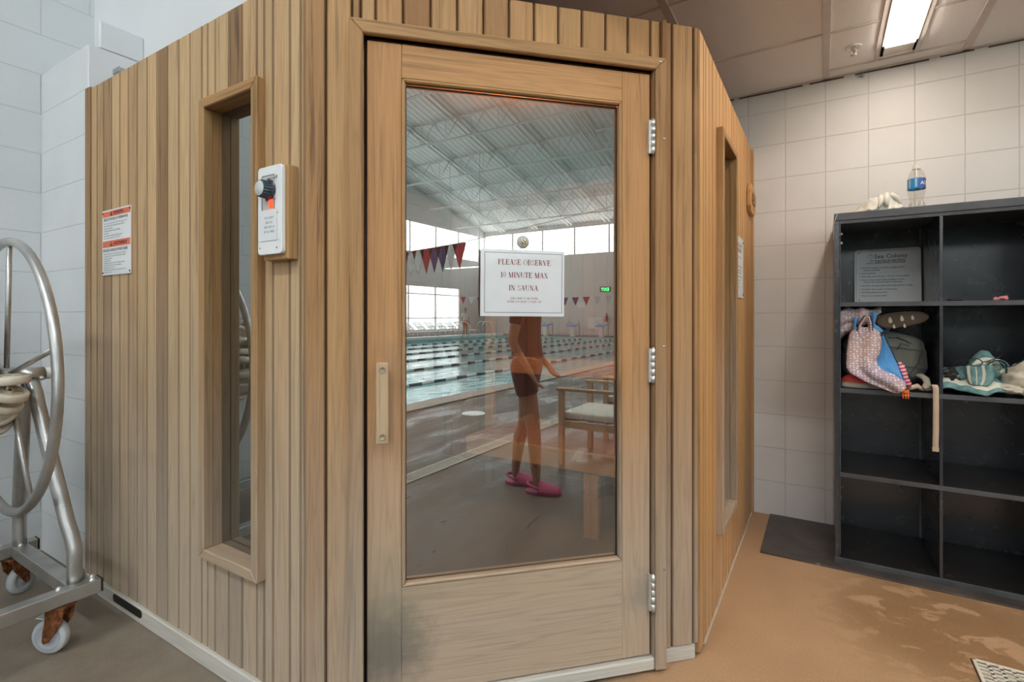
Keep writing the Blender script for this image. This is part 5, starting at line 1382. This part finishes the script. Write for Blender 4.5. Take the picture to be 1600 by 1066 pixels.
# the wound lane line: floats threaded on a cable coiled round the axle
line = empty('lane_line', 'cream and navy lane line floats wound round the reel axle', 'lane line', None, (RX, -.3, RZ))
def float_mesh(parent):
    m = MB(); r = .062
    m.lathe([(.010, -.015), (.016, -.016), (.018, -.006), (.046, -.005), (.050, -.014), (.057, -.015), (r, -.009), (r, .009), (.057, .015), (.050, .014), (.046, .005), (.018, .006), (.016, .016), (.010, .015)], None, 26)
    for i in range(10):
        a = i * pi / 5; m.box(.016, .048, -.0025, .0025, -.008, .008, 0, mtx=Matrix.Rotation(a, 4, 'Z'))
    me = bpy.data.meshes.new('float'); m.bm.to_mesh(me); m.bm.free(); return me
fm_c = float_mesh(None); fm_c.materials.append(M['cream']); fm_n = fm_c.copy(); fm_n.materials.clear(); fm_n.materials.append(M['navy_plastic'])
pitch, rr, per = .128, .160, 22
cnt = 0; rest = MB(); cab_pts = []
for i in range(int(per * 13.2)):
    a = -2 * pi * i / per; y = .606 - pitch * i / per
    r_ = rr + .012 * sin(i * 1.7)
    P = Vector((RX + r_ * cos(a), y, RZ + r_ * sin(a))); Tn = Vector((-sin(a), 0, cos(a))) + Vector((random.uniform(-.3, .3), random.uniform(-.35, .35), random.uniform(-.3, .3)))
    cab_pts.append(P); q = Tn.to_track_quat('Z', 'Y').to_matrix().to_4x4()
    navy = (i // 4) % 4 == 3 if i < 60 else (i // 9) % 3 != 0
    if cnt < 100:
        o = bpy.data.objects.new('float', fm_n if navy else fm_c); COL.objects.link(o); o.parent = line
        o.matrix_local = world_inv(line) @ (Matrix.Translation(P) @ q); cnt += 1
        if navy: o['label'] = 'navy float'
    else:
        t = bmesh.new(); t.from_mesh(fm_c); rest.mi = 1 if navy else 0; t.normal_update(); rest._merge(t, Matrix.Translation(P) @ q, 0, 2, False)
o = link('float', rest.mesh('float', line), [M['cream'], M['navy_plastic']], line); o['kind'] = 'stuff'
m = MB(); m.tube(cab_pts, .006, 6); m.build('cable', M['steel'], line)

# ================================================================== POOL HALL THINGS (mirrored in the door)
pool = empty('swimming_pool', 'long turquoise lap pool mirrored in the sauna door', 'pool', None, ((px0 + px1) / 2, (py0 + py1) / 2, 0))
m = MB(); e = .001
m.box(px0 + e, px1 - e, py0 + e, py1 - e, -1.45, -1.35); m.box(px0 + e, px0 + .08, py0 + e, py1 - e, -1.35, -.012); m.box(px1 - .08, px1 - e, py0 + e, py1 - e, -1.35, -.012)
m.box(px0 + .08, px1 - .08, py0 + e, py0 + .08, -1.35, -.012); m.box(px0 + .08, px1 - .08, py1 - .08, py1 - e, -1.35, -.012)
m.build('basin', plain('pool_plaster', (.22, .60, .62), .5), pool)
wm, nt_, b_w, _o = newmat('pool_water'); P_ = pos(nt_)
LK(nt_, mixc(nt_, maprange(nt_, noi(nt_, mapg(nt_, P_, (.5, 2, 1)), 1.2, 4), .35, .65), (.02, .34, .36), (.10, .48, .48)), b_w.inputs['Base Color'])
b_w.inputs['Roughness'].default_value = .06; b_w.inputs['Specular IOR Level'].default_value = .8
bump(nt_, b_w, noi(nt_, mapg(nt_, P_, (1.2, 2.6, 1)), 1.6, 5, .55, .6), .35, .06)
m = MB(); m.box(px0 + .08, px1 - .08, py0 + .08, py1 - .08, -.14, -.10); m.build('water', wm, pool)
m = MB(); c_ = .30
for a in ((px0 - c_, px0 + .06, py0 - c_, py1 + c_), (px1 - .06, px1 + c_, py0 - c_, py1 + c_), (px0 + .06, px1 - .06, py1 - .06, py1 + c_)): m.box(a[0], a[1], a[2], a[3], .001, .018, .004)
m.build('coping', plain('tan_coping', (.36, .30, .24), .5), pool)
m = MB(); m.box(px0 + .06, px1 - .06, py0 - .5, py0 + .06, .001, .15, .01); m.build('raised_edge', M['white_gloss'], pool)
for i, y in enumerate((-4.35, -6.2, -8.05, -9.9, -11.75, -13.6)):
    m = MB(); x = px0 + .1; k_ = 0
    while x < px1 - .15:
        m.mi = 1 if k_ % 2 else 0
        m.cyl((x, y, -.085), (x + .34, y, -.085), .036 if not m.mi else .032, seg=8); x += .36; k_ += 1
    o = link('lane_rope', m.mesh('lane_rope', None), [M['white_plastic'], M['navy_plastic']])
    tag(o, 'white and dark floating lane rope, %s from the near pool edge' % ('first', 'second', 'third', 'fourth', 'fifth', 'sixth')[i], 'lane rope', 'lane ropes across the pool')
def flags(x, y0, y1, z, w_, h_, gap, label, cat='pennants'):
    r = empty('pennant_string', label, cat, 'pennant strings over the pool', (x, (y0 + y1) / 2, z))
    m = MB(); n = 24; L_ = y1 - y0
    sag = lambda t: -.25 * 4 * t * (1 - t) * (abs(L_) / 14)
    P_s = [(x, y0 + L_ * i / n, z + sag(i / n)) for i in range(n + 1)]
    ends = [(x, YBH - .005, 2.64)], [(x, HY0 + .005, z + .25)]
    if y0 < y1: P_s = P_s[::-1]
    m.tube(ends[0] + P_s + ends[1], .006, 5); m.build('string', M['white_plastic'], r)
    cols = [M['flag_red'], M['flag_navy'], M['flag_white']]; k_ = 0
    N_ = int(abs(L_) / gap)
    for i in range(N_):
        y = y0 + (i + .3) * gap * (1 if L_ > 0 else -1); zz = z + sag(abs(y - y0) / abs(L_))
        m = MB(); m.prism([(y - w_ / 2, zz), (y + w_ / 2, zz), (y + .01, zz - h_)], x - .0015, x + .0015, Matrix(((0, 0, 1, 0), (1, 0, 0, 0), (0, 1, 0, 0), (0, 0, 0, 1))))
        m.build('flag', cols[(i * 2 + i // 3) % 3], r)
M['flag_red'] = cloth_mat('maroon_flag', (.35, .03, .05)); M['flag_navy'] = cloth_mat('navy_flag', (.03, .05, .16)); M['flag_white'] = cloth_mat('pale_flag', (.55, .62, .64))
flags(3.55, -2.15, -8.4, 2.26, .25, .38, .155, 'string of maroon, navy and pale pennants over the near end of the pool')
flags(22.5, -16.6, -4.6, 2.45, .42, .46, .62, 'string of small pennants over the far end of the pool')
ex = empty('exit_sign', 'green lit exit sign on the far hall wall, mirrored in the door', 'sign', None, (HX1, -9.6, 2.97))
m = MB(); m.box(HX1 - .06, HX1 - .003, -9.95, -9.25, 2.80, 3.13, .005); m.build('housing', plain('dark_housing', (.05, .07, .06), .5), ex)
EM = Matrix(((0, 0, 1, HX1 - .064), (-1, 0, 0, -9.6), (0, 1, 0, 2.87), (0, 0, 0, 1)))
me_ = sans('EXIT', .27, 'CENTER', bold=.006); me_.transform(world_inv(ex) @ EM); link('sign_lettering', me_, emis('green_exit_letters', (.05, 1, .25), 3.2), ex)
for (y, z, w_, h_, mt, nm, lb_, ct) in ((-11.28, 1.97, .5, .34, 'paper', 'wall_notice', 'small white notice on the far hall wall under the pennants', 'notice'), (-10.3, .78, 1.0, .75, 'white_gloss', 'wall_board', 'low white board on the far hall wall', 'board')):
    m = MB(); m.box(HX1 - .03, HX1 - .002, y - w_ / 2, y + w_ / 2, z - h_ / 2, z + h_ / 2, .004); tag(m.build(nm, M[mt]), lb_, ct)
fe = empty('fire_extinguisher', 'red fire extinguisher on the far hall wall right of the pennants', 'extinguisher', None, (HX1 - .12, -9.5, .9))
m = MB(); m.lathe([(0, 0), (.08, .01), (.085, .04), (.085, .36), (.05, .44), (.02, .46), (.02, .52), (0, .52)], Matrix.Translation((HX1 - .10, -9.5, .85)), 20); m.build('cylinder', plain('red_enamel', (.45, .03, .03), .3), fe)
m = MB(); m.box(HX1 - .16, HX1 - .05, -9.53, -9.47, 1.37, 1.42, .004); m.tube([(HX1 - .1, -9.5, 1.36), (HX1 - .2, -9.45, 1.25), (HX1 - .19, -9.42, 1.0)], .012, 6); m.build('valve', M['gasket'], fe)

# row of white loungers by the window
def lounger(x, y, label):
    r = empty('sun_lounger', label, 'lounger', 'white loungers along the window', (x, y, 0))
    m = MB()
    for s_ in (-.30, .30):
        m.tube([(x + s_, y + .95, .05), (x + s_, y + .85, .36), (x + s_, y - .15, .36), (x + s_, y - .85, .95)], .022, 8)
        m.tube([(x + s_, y - .35, .02), (x + s_, y - .30, .36)], .022, 8); m.tube([(x + s_, y + .55, .02), (x + s_, y + .5, .36)], .022, 8)
        m.tube([(x + s_, y + .2, .36), (x + s_, y + .15, .62), (x + s_, y - .25, .62), (x + s_, y - .35, .55)], .02, 8)
    m.build('frame', M['white_plastic'], r)
    m = MB()
    for i in range(11): m.box(x - .30, x + .30, y - .12 + i * .088, y - .06 + i * .088, .365, .372, .001)
    for i in range(9):
        t = i / 9; m.box(x - .30, x + .30, -.028, .028, -.004, .004, .001, mtx=Matrix.Translation((0, y - .20 - .6 * t, .41 + .5 * t)) @ Matrix.Rotation(radians(-40), 4, 'X'))
    m.build('strap_webbing', M['white_plastic'], r); return r
l0 = lounger(12.6, -17.6, 'white strapped sun lounger in the row along the blinds')
for i in range(1, 13):
    c = copy_tree(l0); c.location.x = 12.6 + i * .98
# starting blocks at the far end, and a ladder rail
def sblock(y, label):
    r = empty('starting_block', label, 'starting block', 'starting blocks at the far end', (26.1, y, 0))
    m = MB(); m.prism([(25.85, .62), (26.45, .74), (26.45, .78), (25.85, .66)], y - .28, y + .28, Matrix(((1, 0, 0, 0), (0, 0, 1, 0), (0, 1, 0, 0), (0, 0, 0, 1))), bev=.005); m.build('platform', M['blue_cloth'], r)
    m = MB(); m.box(26.0, 26.3, y - .12, y + .12, .001, .66, .01); m.build('pedestal', M['white_gloss'], r)
    m = MB(); m.tube([(26.5, y - .3, .0), (26.5, y - .3, .85), (26.2, y - .3, .95), (25.9, y - .3, .7)], .02, 8); m.tube([(26.5, y + .3, .0), (26.5, y + .3, .85), (26.2, y + .3, .95), (25.9, y + .3, .7)], .02, 8); m.build('side_rail', M['steel'], r)
    return r
b0 = sblock(-14.5, 'white and blue starting block at the far end of the pool')
for i in range(1, 6): c = copy_tree(b0); c.location.y = -14.5 + i * 1.85
for i, x in enumerate((21.2, 23.6)):
    m = MB()
    for s_ in (-.28, .28): m.tube([(x + s_, -15.25, -.3), (x + s_, -15.25, .75), (x + s_, -15.45, .92), (x + s_, -15.75, .92), (x + s_, -15.95, .7), (x + s_, -15.95, .001)], .024, 8)
    tag(m.build('pool_ladder', M['steel']), ('curved steel pool handrails at the window side, nearer pair', 'curved steel pool handrails at the window side, farther pair')[i], 'handrail')
# slot drain and lid in the wet deck
sd_ = empty('channel_drain', 'long slotted drain grating set in the dark wet deck, mirrored in the door', 'drain', None, (1.6, -.38, 0))
m = MB(); m.box(.4, 6.0, -.45, -.31, .0004, .0016); m.build('channel', M['gasket'], sd_)
m = MB(); m.box(.4, 6.0, -.46, -.445, .001, .006); m.box(.4, 6.0, -.325, -.31, .001, .006)
x = .4
while x < 6.0: m.box(x, x + .016, -.445, -.325, .001, .006); x += .030
m.build('grating', plain('pale_grating', (.50, .46, .38), .45), sd_)
m = MB(); m.lathe([(0, .012), (.11, .011), (.14, .006), (.145, .001)], Matrix.Translation((2.88, -1.46, 0)), 32); tag(m.build('skimmer_lid', M['white_plastic']), 'round white lid in the wet deck near the pool, mirrored in the door', 'lid')

# armchairs
def armchair(x, y, ang, label):
    r = empty('armchair', label, 'chair', 'armchairs on the deck', (x, y, 0)); Z = Matrix.Translation((x, y, 0)) @ Matrix.Rotation(ang, 4, 'Z')
    for sx in (-1, 1):
        for yy, h_ in ((-.24, .60), (.24, .60)):
            m = MB(); m.box(sx * .30 - .022, sx * .30 + .022, yy - .022, yy + .022, .001, h_, .003, .3, 2, Z); m.build('leg', M['hall_wood'], r)
        m = MB(); m.box(sx * .30 - .028, sx * .30 + .028, -.28, .29, .601, .625, .004, .1, 1, Z); m.build('arm', M['hall_wood'], r)
    m = MB(); m.box(-.275, .275, -.262, -.225, .30, .36, .003, .2, 0, Z); m.box(-.275, .275, .225, .262, .30, .36, .003, .2, 0, Z)
    for sx in (-1, 1): m.box(sx * .29 - .012, sx * .29 + .012, -.22, .22, .30, .36, .003, .2, 1, Z)
    m.build('seat_frame', M['hall_wood'], r)
    m = MB(); m.box(-.27, .27, -.25, .24, .362, .425, .02, mtx=Z, seg=3); m.build('seat_cushion', M['white_cloth'], r)
    R_ = Z @ Matrix.Translation((0, .27, .36)) @ Matrix.Rotation(radians(-14), 4, 'X')
    m = MB(); m.box(-.30, -.26, -.02, .02, -.03, .46, .003, .3, 2, R_); m.box(.26, .30, -.02, .02, -.03, .46, .003, .3, 2, R_); m.box(-.26, .26, -.015, .015, .40, .45, .003, .2, 0, R_); m.box(-.26, .26, -.015, .015, .10, .15, .003, .2, 0, R_)
    m.build('back_frame', M['hall_wood'], r)
    m = MB(); m.box(-.25, .25, -.012, .012, .17, .38, .006, mtx=R_); m.build('back_panel', plain('dark_backrest', (.06, .05, .045), .7), r)
    return r
armchair(1.80, .66, 0, 'wooden armchair with white cushion standing nearest the person in pink clogs')
armchair(2.75, .66, radians(-4), 'wooden armchair with white cushion, second along the deck')

# ================================================================== PEOPLE
def skin(name, chains, mat, parent, sub=2, root=0):
    """chains: list of lists of (x,y,z,r); points shared when equal; first point of the first chain is the root"""
    V, E, R_ = [], [], []; idx = {}
    def vi(p):
        k_ = tuple(round(a, 4) for a in p[:3])
        if k_ not in idx: idx[k_] = len(V); V.append(k_); R_.append(p[3])
        return idx[k_]
    for ch in chains:
        q = [vi(p) for p in ch]
        for a, b_ in zip(q, q[1:]):
            if a != b_: E.append((a, b_))
    me = bpy.data.meshes.new(name); me.from_pydata([world_inv(parent) @ Vector(v) for v in V], E, [])
    o = link(name, me, mat, parent)
    md = o.modifiers.new('skin', 'SKIN'); md.use_smooth_shade = True
    ly = me.skin_vertices[0] if me.skin_vertices else None
    if ly is None:
        bpy.context.view_layer.objects.active = o
        bpy.ops.mesh.customdata_skin_add(); ly = me.skin_vertices[0]
    for i, r in enumerate(R_):
        r_ = r if isinstance(r, tuple) else (r, r); ly.data[i].radius = r_; ly.data[i].use_root = (i == 0)
    subsurf(o, sub); return o
M['skin'] = plain('skin', (.36, .185, .12), .5, var=.06, vscale=6)
M['maroon'] = cloth_mat('dark_maroon_shorts', (.10, .018, .018)); M['dark_top'] = cloth_mat('dark_shirt', (.075, .03, .028)); M['hair'] = plain('dark_hair', (.05, .03, .02), .5, bmp=.5, bscale=120)
M['clog'] = plain('pink_clog_foam', (.50, .075, .18), .55)
def person(fr, hgt, label, cfg):
    """fr: matrix placing a local figure (facing +y, feet at z=0, built 1.7 m tall and scaled)"""
    r = empty('person', label, 'person', None, tuple(fr.translation))
    k_ = hgt / 1.7
    def T(p): 
        v = fr @ (Vector(p[:3]) * k_); rad_ = p[3] if isinstance(p[3], tuple) else p[3]
        return (*v, tuple(a * k_ for a in rad_) if isinstance(rad_, tuple) else rad_ * k_)
    def TT(ch): return [T(p) for p in ch]
    body = [[(0, 0, .93, .115), (0, .005, 1.02, .105), (0, .0, 1.14, .10), (0, -.005, 1.28, .115), (0, -.01, 1.38, .085), (0, 0, 1.45, .048), (0, .012, 1.52, .05)]]
    feet = cfg['feet']
    for s_, (fx, fy) in zip((-1, 1), feet):
        body.append([(0, 0, .93, .115), (s_ * .085, 0, .86, .092), (s_ * .09 * .5 + fx * .5, fy * .5 + .02, .48, .056), (s_ * .03 + fx * .75, fy * .8 + .0, .36, .054), (fx, fy - .01, .09, .032), (fx, fy, .045, .034), (fx, fy + .07, .035, .034), (fx, fy + .13, .028, .028)])
    arms = cfg['arms']
    for s_, (el, wr) in zip((-1, 1), arms):
        body.append([(0, -.01, 1.38, .085), (s_ * .15, -.01, 1.375, .055), (s_ * .185, -.01, 1.33, .048), (*el, .036), (*wr, .025)])
        w_ = Vector(wr); d = (w_ - Vector(el)).normalized(); side = Vector((0, 0, 1)).cross(d); side = side.normalized() if side.length > .2 else Vector((0, 1, 0)); nn = d.cross(side)
        pc = w_ + d * .05
        body.append([(*wr, .025), (*(w_ + d * .03), (.030, .017)), (*pc, (.034, .015)), (*(w_ + d * .085), (.034, .013))])
        for i, (o_, ln) in enumerate(((-.027, .062), (-.009, .074), (.009, .070), (.026, .056))):
            b0_ = w_ + d * .088 + side * o_; p1 = b0_ + d * ln * .45 + nn * .004; p2 = p1 + (d + nn * .45).normalized() * ln * .33; p3 = p2 + (d + nn * .9).normalized() * ln * .25
            body.append([(*(w_ + d * .085), (.034, .013)), (*b0_, .0095), (*p1, .0088), (*p2, .008), (*p3, .007)])
        t0 = w_ + d * .035 - side * .024; body.append([(*(w_ + d * .03), (.030, .017)), (*t0, .013), (*(t0 - side * .022 + d * .025), .011), (*(t0 - side * .026 + d * .055), .009)])
    skin('body', [TT(c_) for c_ in body], M['skin'], r)
    # head with face
    hm = fr @ Matrix.Diagonal((k_, k_, k_, 1)) @ Matrix.Translation((0, .03, 1.60)) @ Matrix.Rotation(radians(-14), 4, 'X')
    def headf(u, v):
        a = 2 * pi * u; b_ = -pi / 2 + pi * v; d = Vector((cos(a) * cos(b_), sin(a) * cos(b_), sin(b_)))
        jaw = 1 - .30 * max(0, -d.z) ** 1.3; p = Vector((d.x * .074 * jaw, d.y * .094 * (1 - .12 * max(0, -d.z)), d.z * .112))
        if d.y > 0:
            g = lambda cx, cz, sx_, sz_: math.exp(-((d.x - cx) / sx_) ** 2 - ((d.z - cz) / sz_) ** 2)
            p.y += .020 * g(0, -.12, .13, .16) + .008 * g(0, -.28, .12, .07) - .009 * g(.34, .08, .16, .12) - .009 * g(-.34, .08, .16, .12) + .006 * g(0, .26, .5, .1) + .007 * g(0, -.50, .25, .06) + .006 * g(0, -.60, .22, .05) + .006 * g(0, -.85, .25, .12)
        return hm @ p
    m = MB(); m.grid(headf, 48, 36, closeu=True)
    for s_ in (-1, 1): m.grid(lambda u, v: hm @ Vector((s_ * (.073 + .010 * sin(pi * v)), -.005 + .016 * cos(2 * pi * u) * sin(pi * v), -.005 + .030 * sin(2 * pi * u) * sin(pi * v))), 12, 8, closeu=True)
    hd = m.build('head', M['skin'], r)
    m = MB()
    for s_ in (-1, 1): m.lathe([(0, .012), (.009, .008), (.012, 0), (.009, -.008), (0, -.012)], hm @ Matrix.Translation((s_ * .029, .082, .010)), 14)
    m.build('eye', M['white_plastic'], hd)
    m = MB()
    for s_ in (-1, 1): m.lathe([(0, .004), (.0055, .001), (0, -.003)], hm @ Matrix.Translation((s_ * .029, .0935, .010)) @ Matrix.Rotation(-pi / 2, 4, 'X'), 12)
    m.build('iris', M['hair'], hd)
    m = MB(); m.tube([hm @ Vector((x, .094 - abs(x) * .35, -.052 - abs(x) * .05)) for x in (-.022, -.011, 0, .011, .022)], .0045 * k_, 6); m.build('lips', plain('lips', (.45, .12, .10), .5), hd)
    m = MB()
    def hairf(u, v):
        a = 2 * pi * u; b_ = -pi / 2 + pi * v; d = Vector((cos(a) * cos(b_), sin(a) * cos(b_), sin(b_)))
        p = Vector((d.x * .084, d.y * .104 - .012, d.z * .118 + .006)); 
        if d.y > .15: p.y = min(p.y, .062 + .03 * max(0, d.z)); 
        if d.y > .15 and d.z < .35: p.y = min(p.y, .01)
        if d.z < -.1: p.z = max(p.z, -.13 if cfg.get('long') else -.05)
        return hm @ (p * (1 + .02 * noise.noise(d * 8)))
    m.grid(hairf, 40, 30, closeu=True); m.build('hair', M['hair'], r)
    # clothing shells
    sh_ = [[(0, 0, .95, .128), (0, .003, 1.02, .118)]]
    for s_, (fx, fy) in zip((-1, 1), feet): sh_.append([(0, 0, .95, .128), (s_ * .087, 0, .87, .105), (s_ * .088 + fx * .12, fy * .22 + .004, .74, .092), (s_ * .086 + fx * .16, fy * .28 + .006, cfg.get('hem', .66), .088)])
    skin('shorts', [TT(c_) for c_ in sh_], cfg['shorts'], r)
    tp = [[(0, .004, .94, .136), (0, .004, 1.0, .128), (0, .0, 1.14, .113), (0, -.005, 1.28, .127), (0, -.01, 1.37, .098), (0, -.006, 1.405, .066)]]
    for s_, (el, wr) in zip((-1, 1), arms):
        e_ = Vector(el); s0_ = Vector((s_ * .185, -.01, 1.33)); mid = s0_.lerp(e_, .55)
        tp.append([(0, -.01, 1.37, .098), (s_ * .15, -.01, 1.375, .066), (*s0_, .060), (*mid, .054)])
    skin('shirt', [TT(c_) for c_ in tp], cfg['shirt'], r)
    for s_, (fx, fy) in zip((-1, 1), feet):
        F_ = fr @ Matrix.Diagonal((k_, k_, k_, 1)) @ Matrix.Translation((fx, fy, 0))
        if cfg.get('clogs'):
            m = MB()
            P = []
            for i in range(36):
                a = 2 * pi * i / 36; y = .045 + .135 * sin(a); wv = .050 * (1 + .18 * sin(a)) * (abs(cos(a)) ** .75) * (1 if cos(a) > 0 else -1); P.append((wv, y))
            m.prism(P, .001, .024, F_, bev=.005)
            m.build('clog', M['clog'], r)
            m = MB()
            def cl(u, v):
                a = pi * u; y = .015 + .155 * v; wd_ = .054 * (1 - .45 * max(0, (v - .55) / .45) ** 2) ; hh = .075 * (1 - .55 * v) * (1 if v < .95 else .7)
                return F_ @ Vector((wd_ * cos(a), y, .018 + hh * sin(a) * (1 if v < 1 else 0)))
            m.grid(cl, 22, 18); o_ = solidify(m.build('clog_upper', M['clog'], r), .005)
            m = MB(); m.tube([F_ @ Vector((.052 * cos(a), .02 - .095 * sin(a), .045 + .028 * sin(a))) for a in [pi * i / 14 for i in range(15)]], .008, 8, flat=1.3); m.build('heel_strap', M['clog'], r)
    return r
pf = Matrix.Translation((.84, .47, 0)) @ Matrix.Rotation(radians(-16), 4, 'Z')
person(pf, 1.60, 'mirrored person in a dark top, maroon shorts and pink clogs on the deck', dict(
    feet=((-.075, .10), (.085, -.10)), arms=(((-.235, -.05, 1.10), (-.21, .07, .90)), ((.235, -.05, 1.10), (.20, .10, .92))), shorts=M['maroon'], shirt=M['dark_top'], clogs=True, long=True, hem=.70))
lf = Matrix.Translation((22.5, -16.25, 0)) @ Matrix.Rotation(radians(20), 4, 'Z')
person(lf, 1.72, 'mirrored person in pale shirt and orange shorts beyond the pool', dict(
    feet=((-.10, .02), (.10, -.02)), arms=(((-.25, .0, 1.10), (-.24, .10, .86)), ((.25, .0, 1.10), (.24, .10, .86))), shorts=cloth_mat('orange_red_shorts', (.62, .13, .06)), shirt=M['white_cloth'], hem=.60))

# ================================================================== every screw, bolt, plug and hanger a piece of its own
def split_pieces(o):
    me = o.data; bm = bmesh.new(); bm.from_mesh(me); seen = set(); isl = []
    bm.verts.ensure_lookup_table()
    for v in bm.verts:
        if v.index in seen: continue
        st = [v]; seen.add(v.index); cur = []
        while st:
            a = st.pop(); cur.append(a.index)
            for e_ in a.link_edges:
                b2 = e_.other_vert(a)
                if b2.index not in seen: seen.add(b2.index); st.append(b2)
        isl.append(set(cur))
    # join pieces of the same fitting that touch
    bb = [[min(bm.verts[i].co[k] for i in s_) for k in range(3)] + [max(bm.verts[i].co[k] for i in s_) for k in range(3)] for s_ in isl]
    grp = list(range(len(isl)))
    for i in range(len(isl)):
        for j in range(i):
            if all(bb[i][k] <= bb[j][k + 3] + .0005 and bb[j][k] <= bb[i][k + 3] + .0005 for k in range(3)):
                a, b2 = grp[i], grp[j]; grp = [b2 if g == a else g for g in grp]
    bm.free()
    ids = sorted(set(grp))
    if len(ids) < 2: return
    for n_, g in enumerate(ids):
        keep = set().union(*[isl[i] for i in range(len(isl)) if grp[i] == g])
        b3 = bmesh.new(); b3.from_mesh(me); b3.verts.ensure_lookup_table()
        bmesh.ops.delete(b3, geom=[v for v in b3.verts if v.index not in keep], context='VERTS')
        nm = bpy.data.meshes.new(o.name.split('.')[0]); b3.to_mesh(nm); b3.free()
        for mm in me.materials: nm.materials.append(mm)
        c = o.copy(); c.data = nm; COL.objects.link(c)
    bpy.data.objects.remove(o)
for o in list(bpy.data.objects):
    if o.type == 'MESH' and o.parent and o.name.split('.')[0] in ('screw', 'frame_screw', 'handle_plug', 'bolt', 'shelf_pin', 'hanger', 'back_batten', 'skirting', 'beam_cap', 'orange_band', 'side_rail', 'eye', 'iris', 'silicone_seal', 'blue_fold', 'cloth_fold'):
        split_pieces(o)
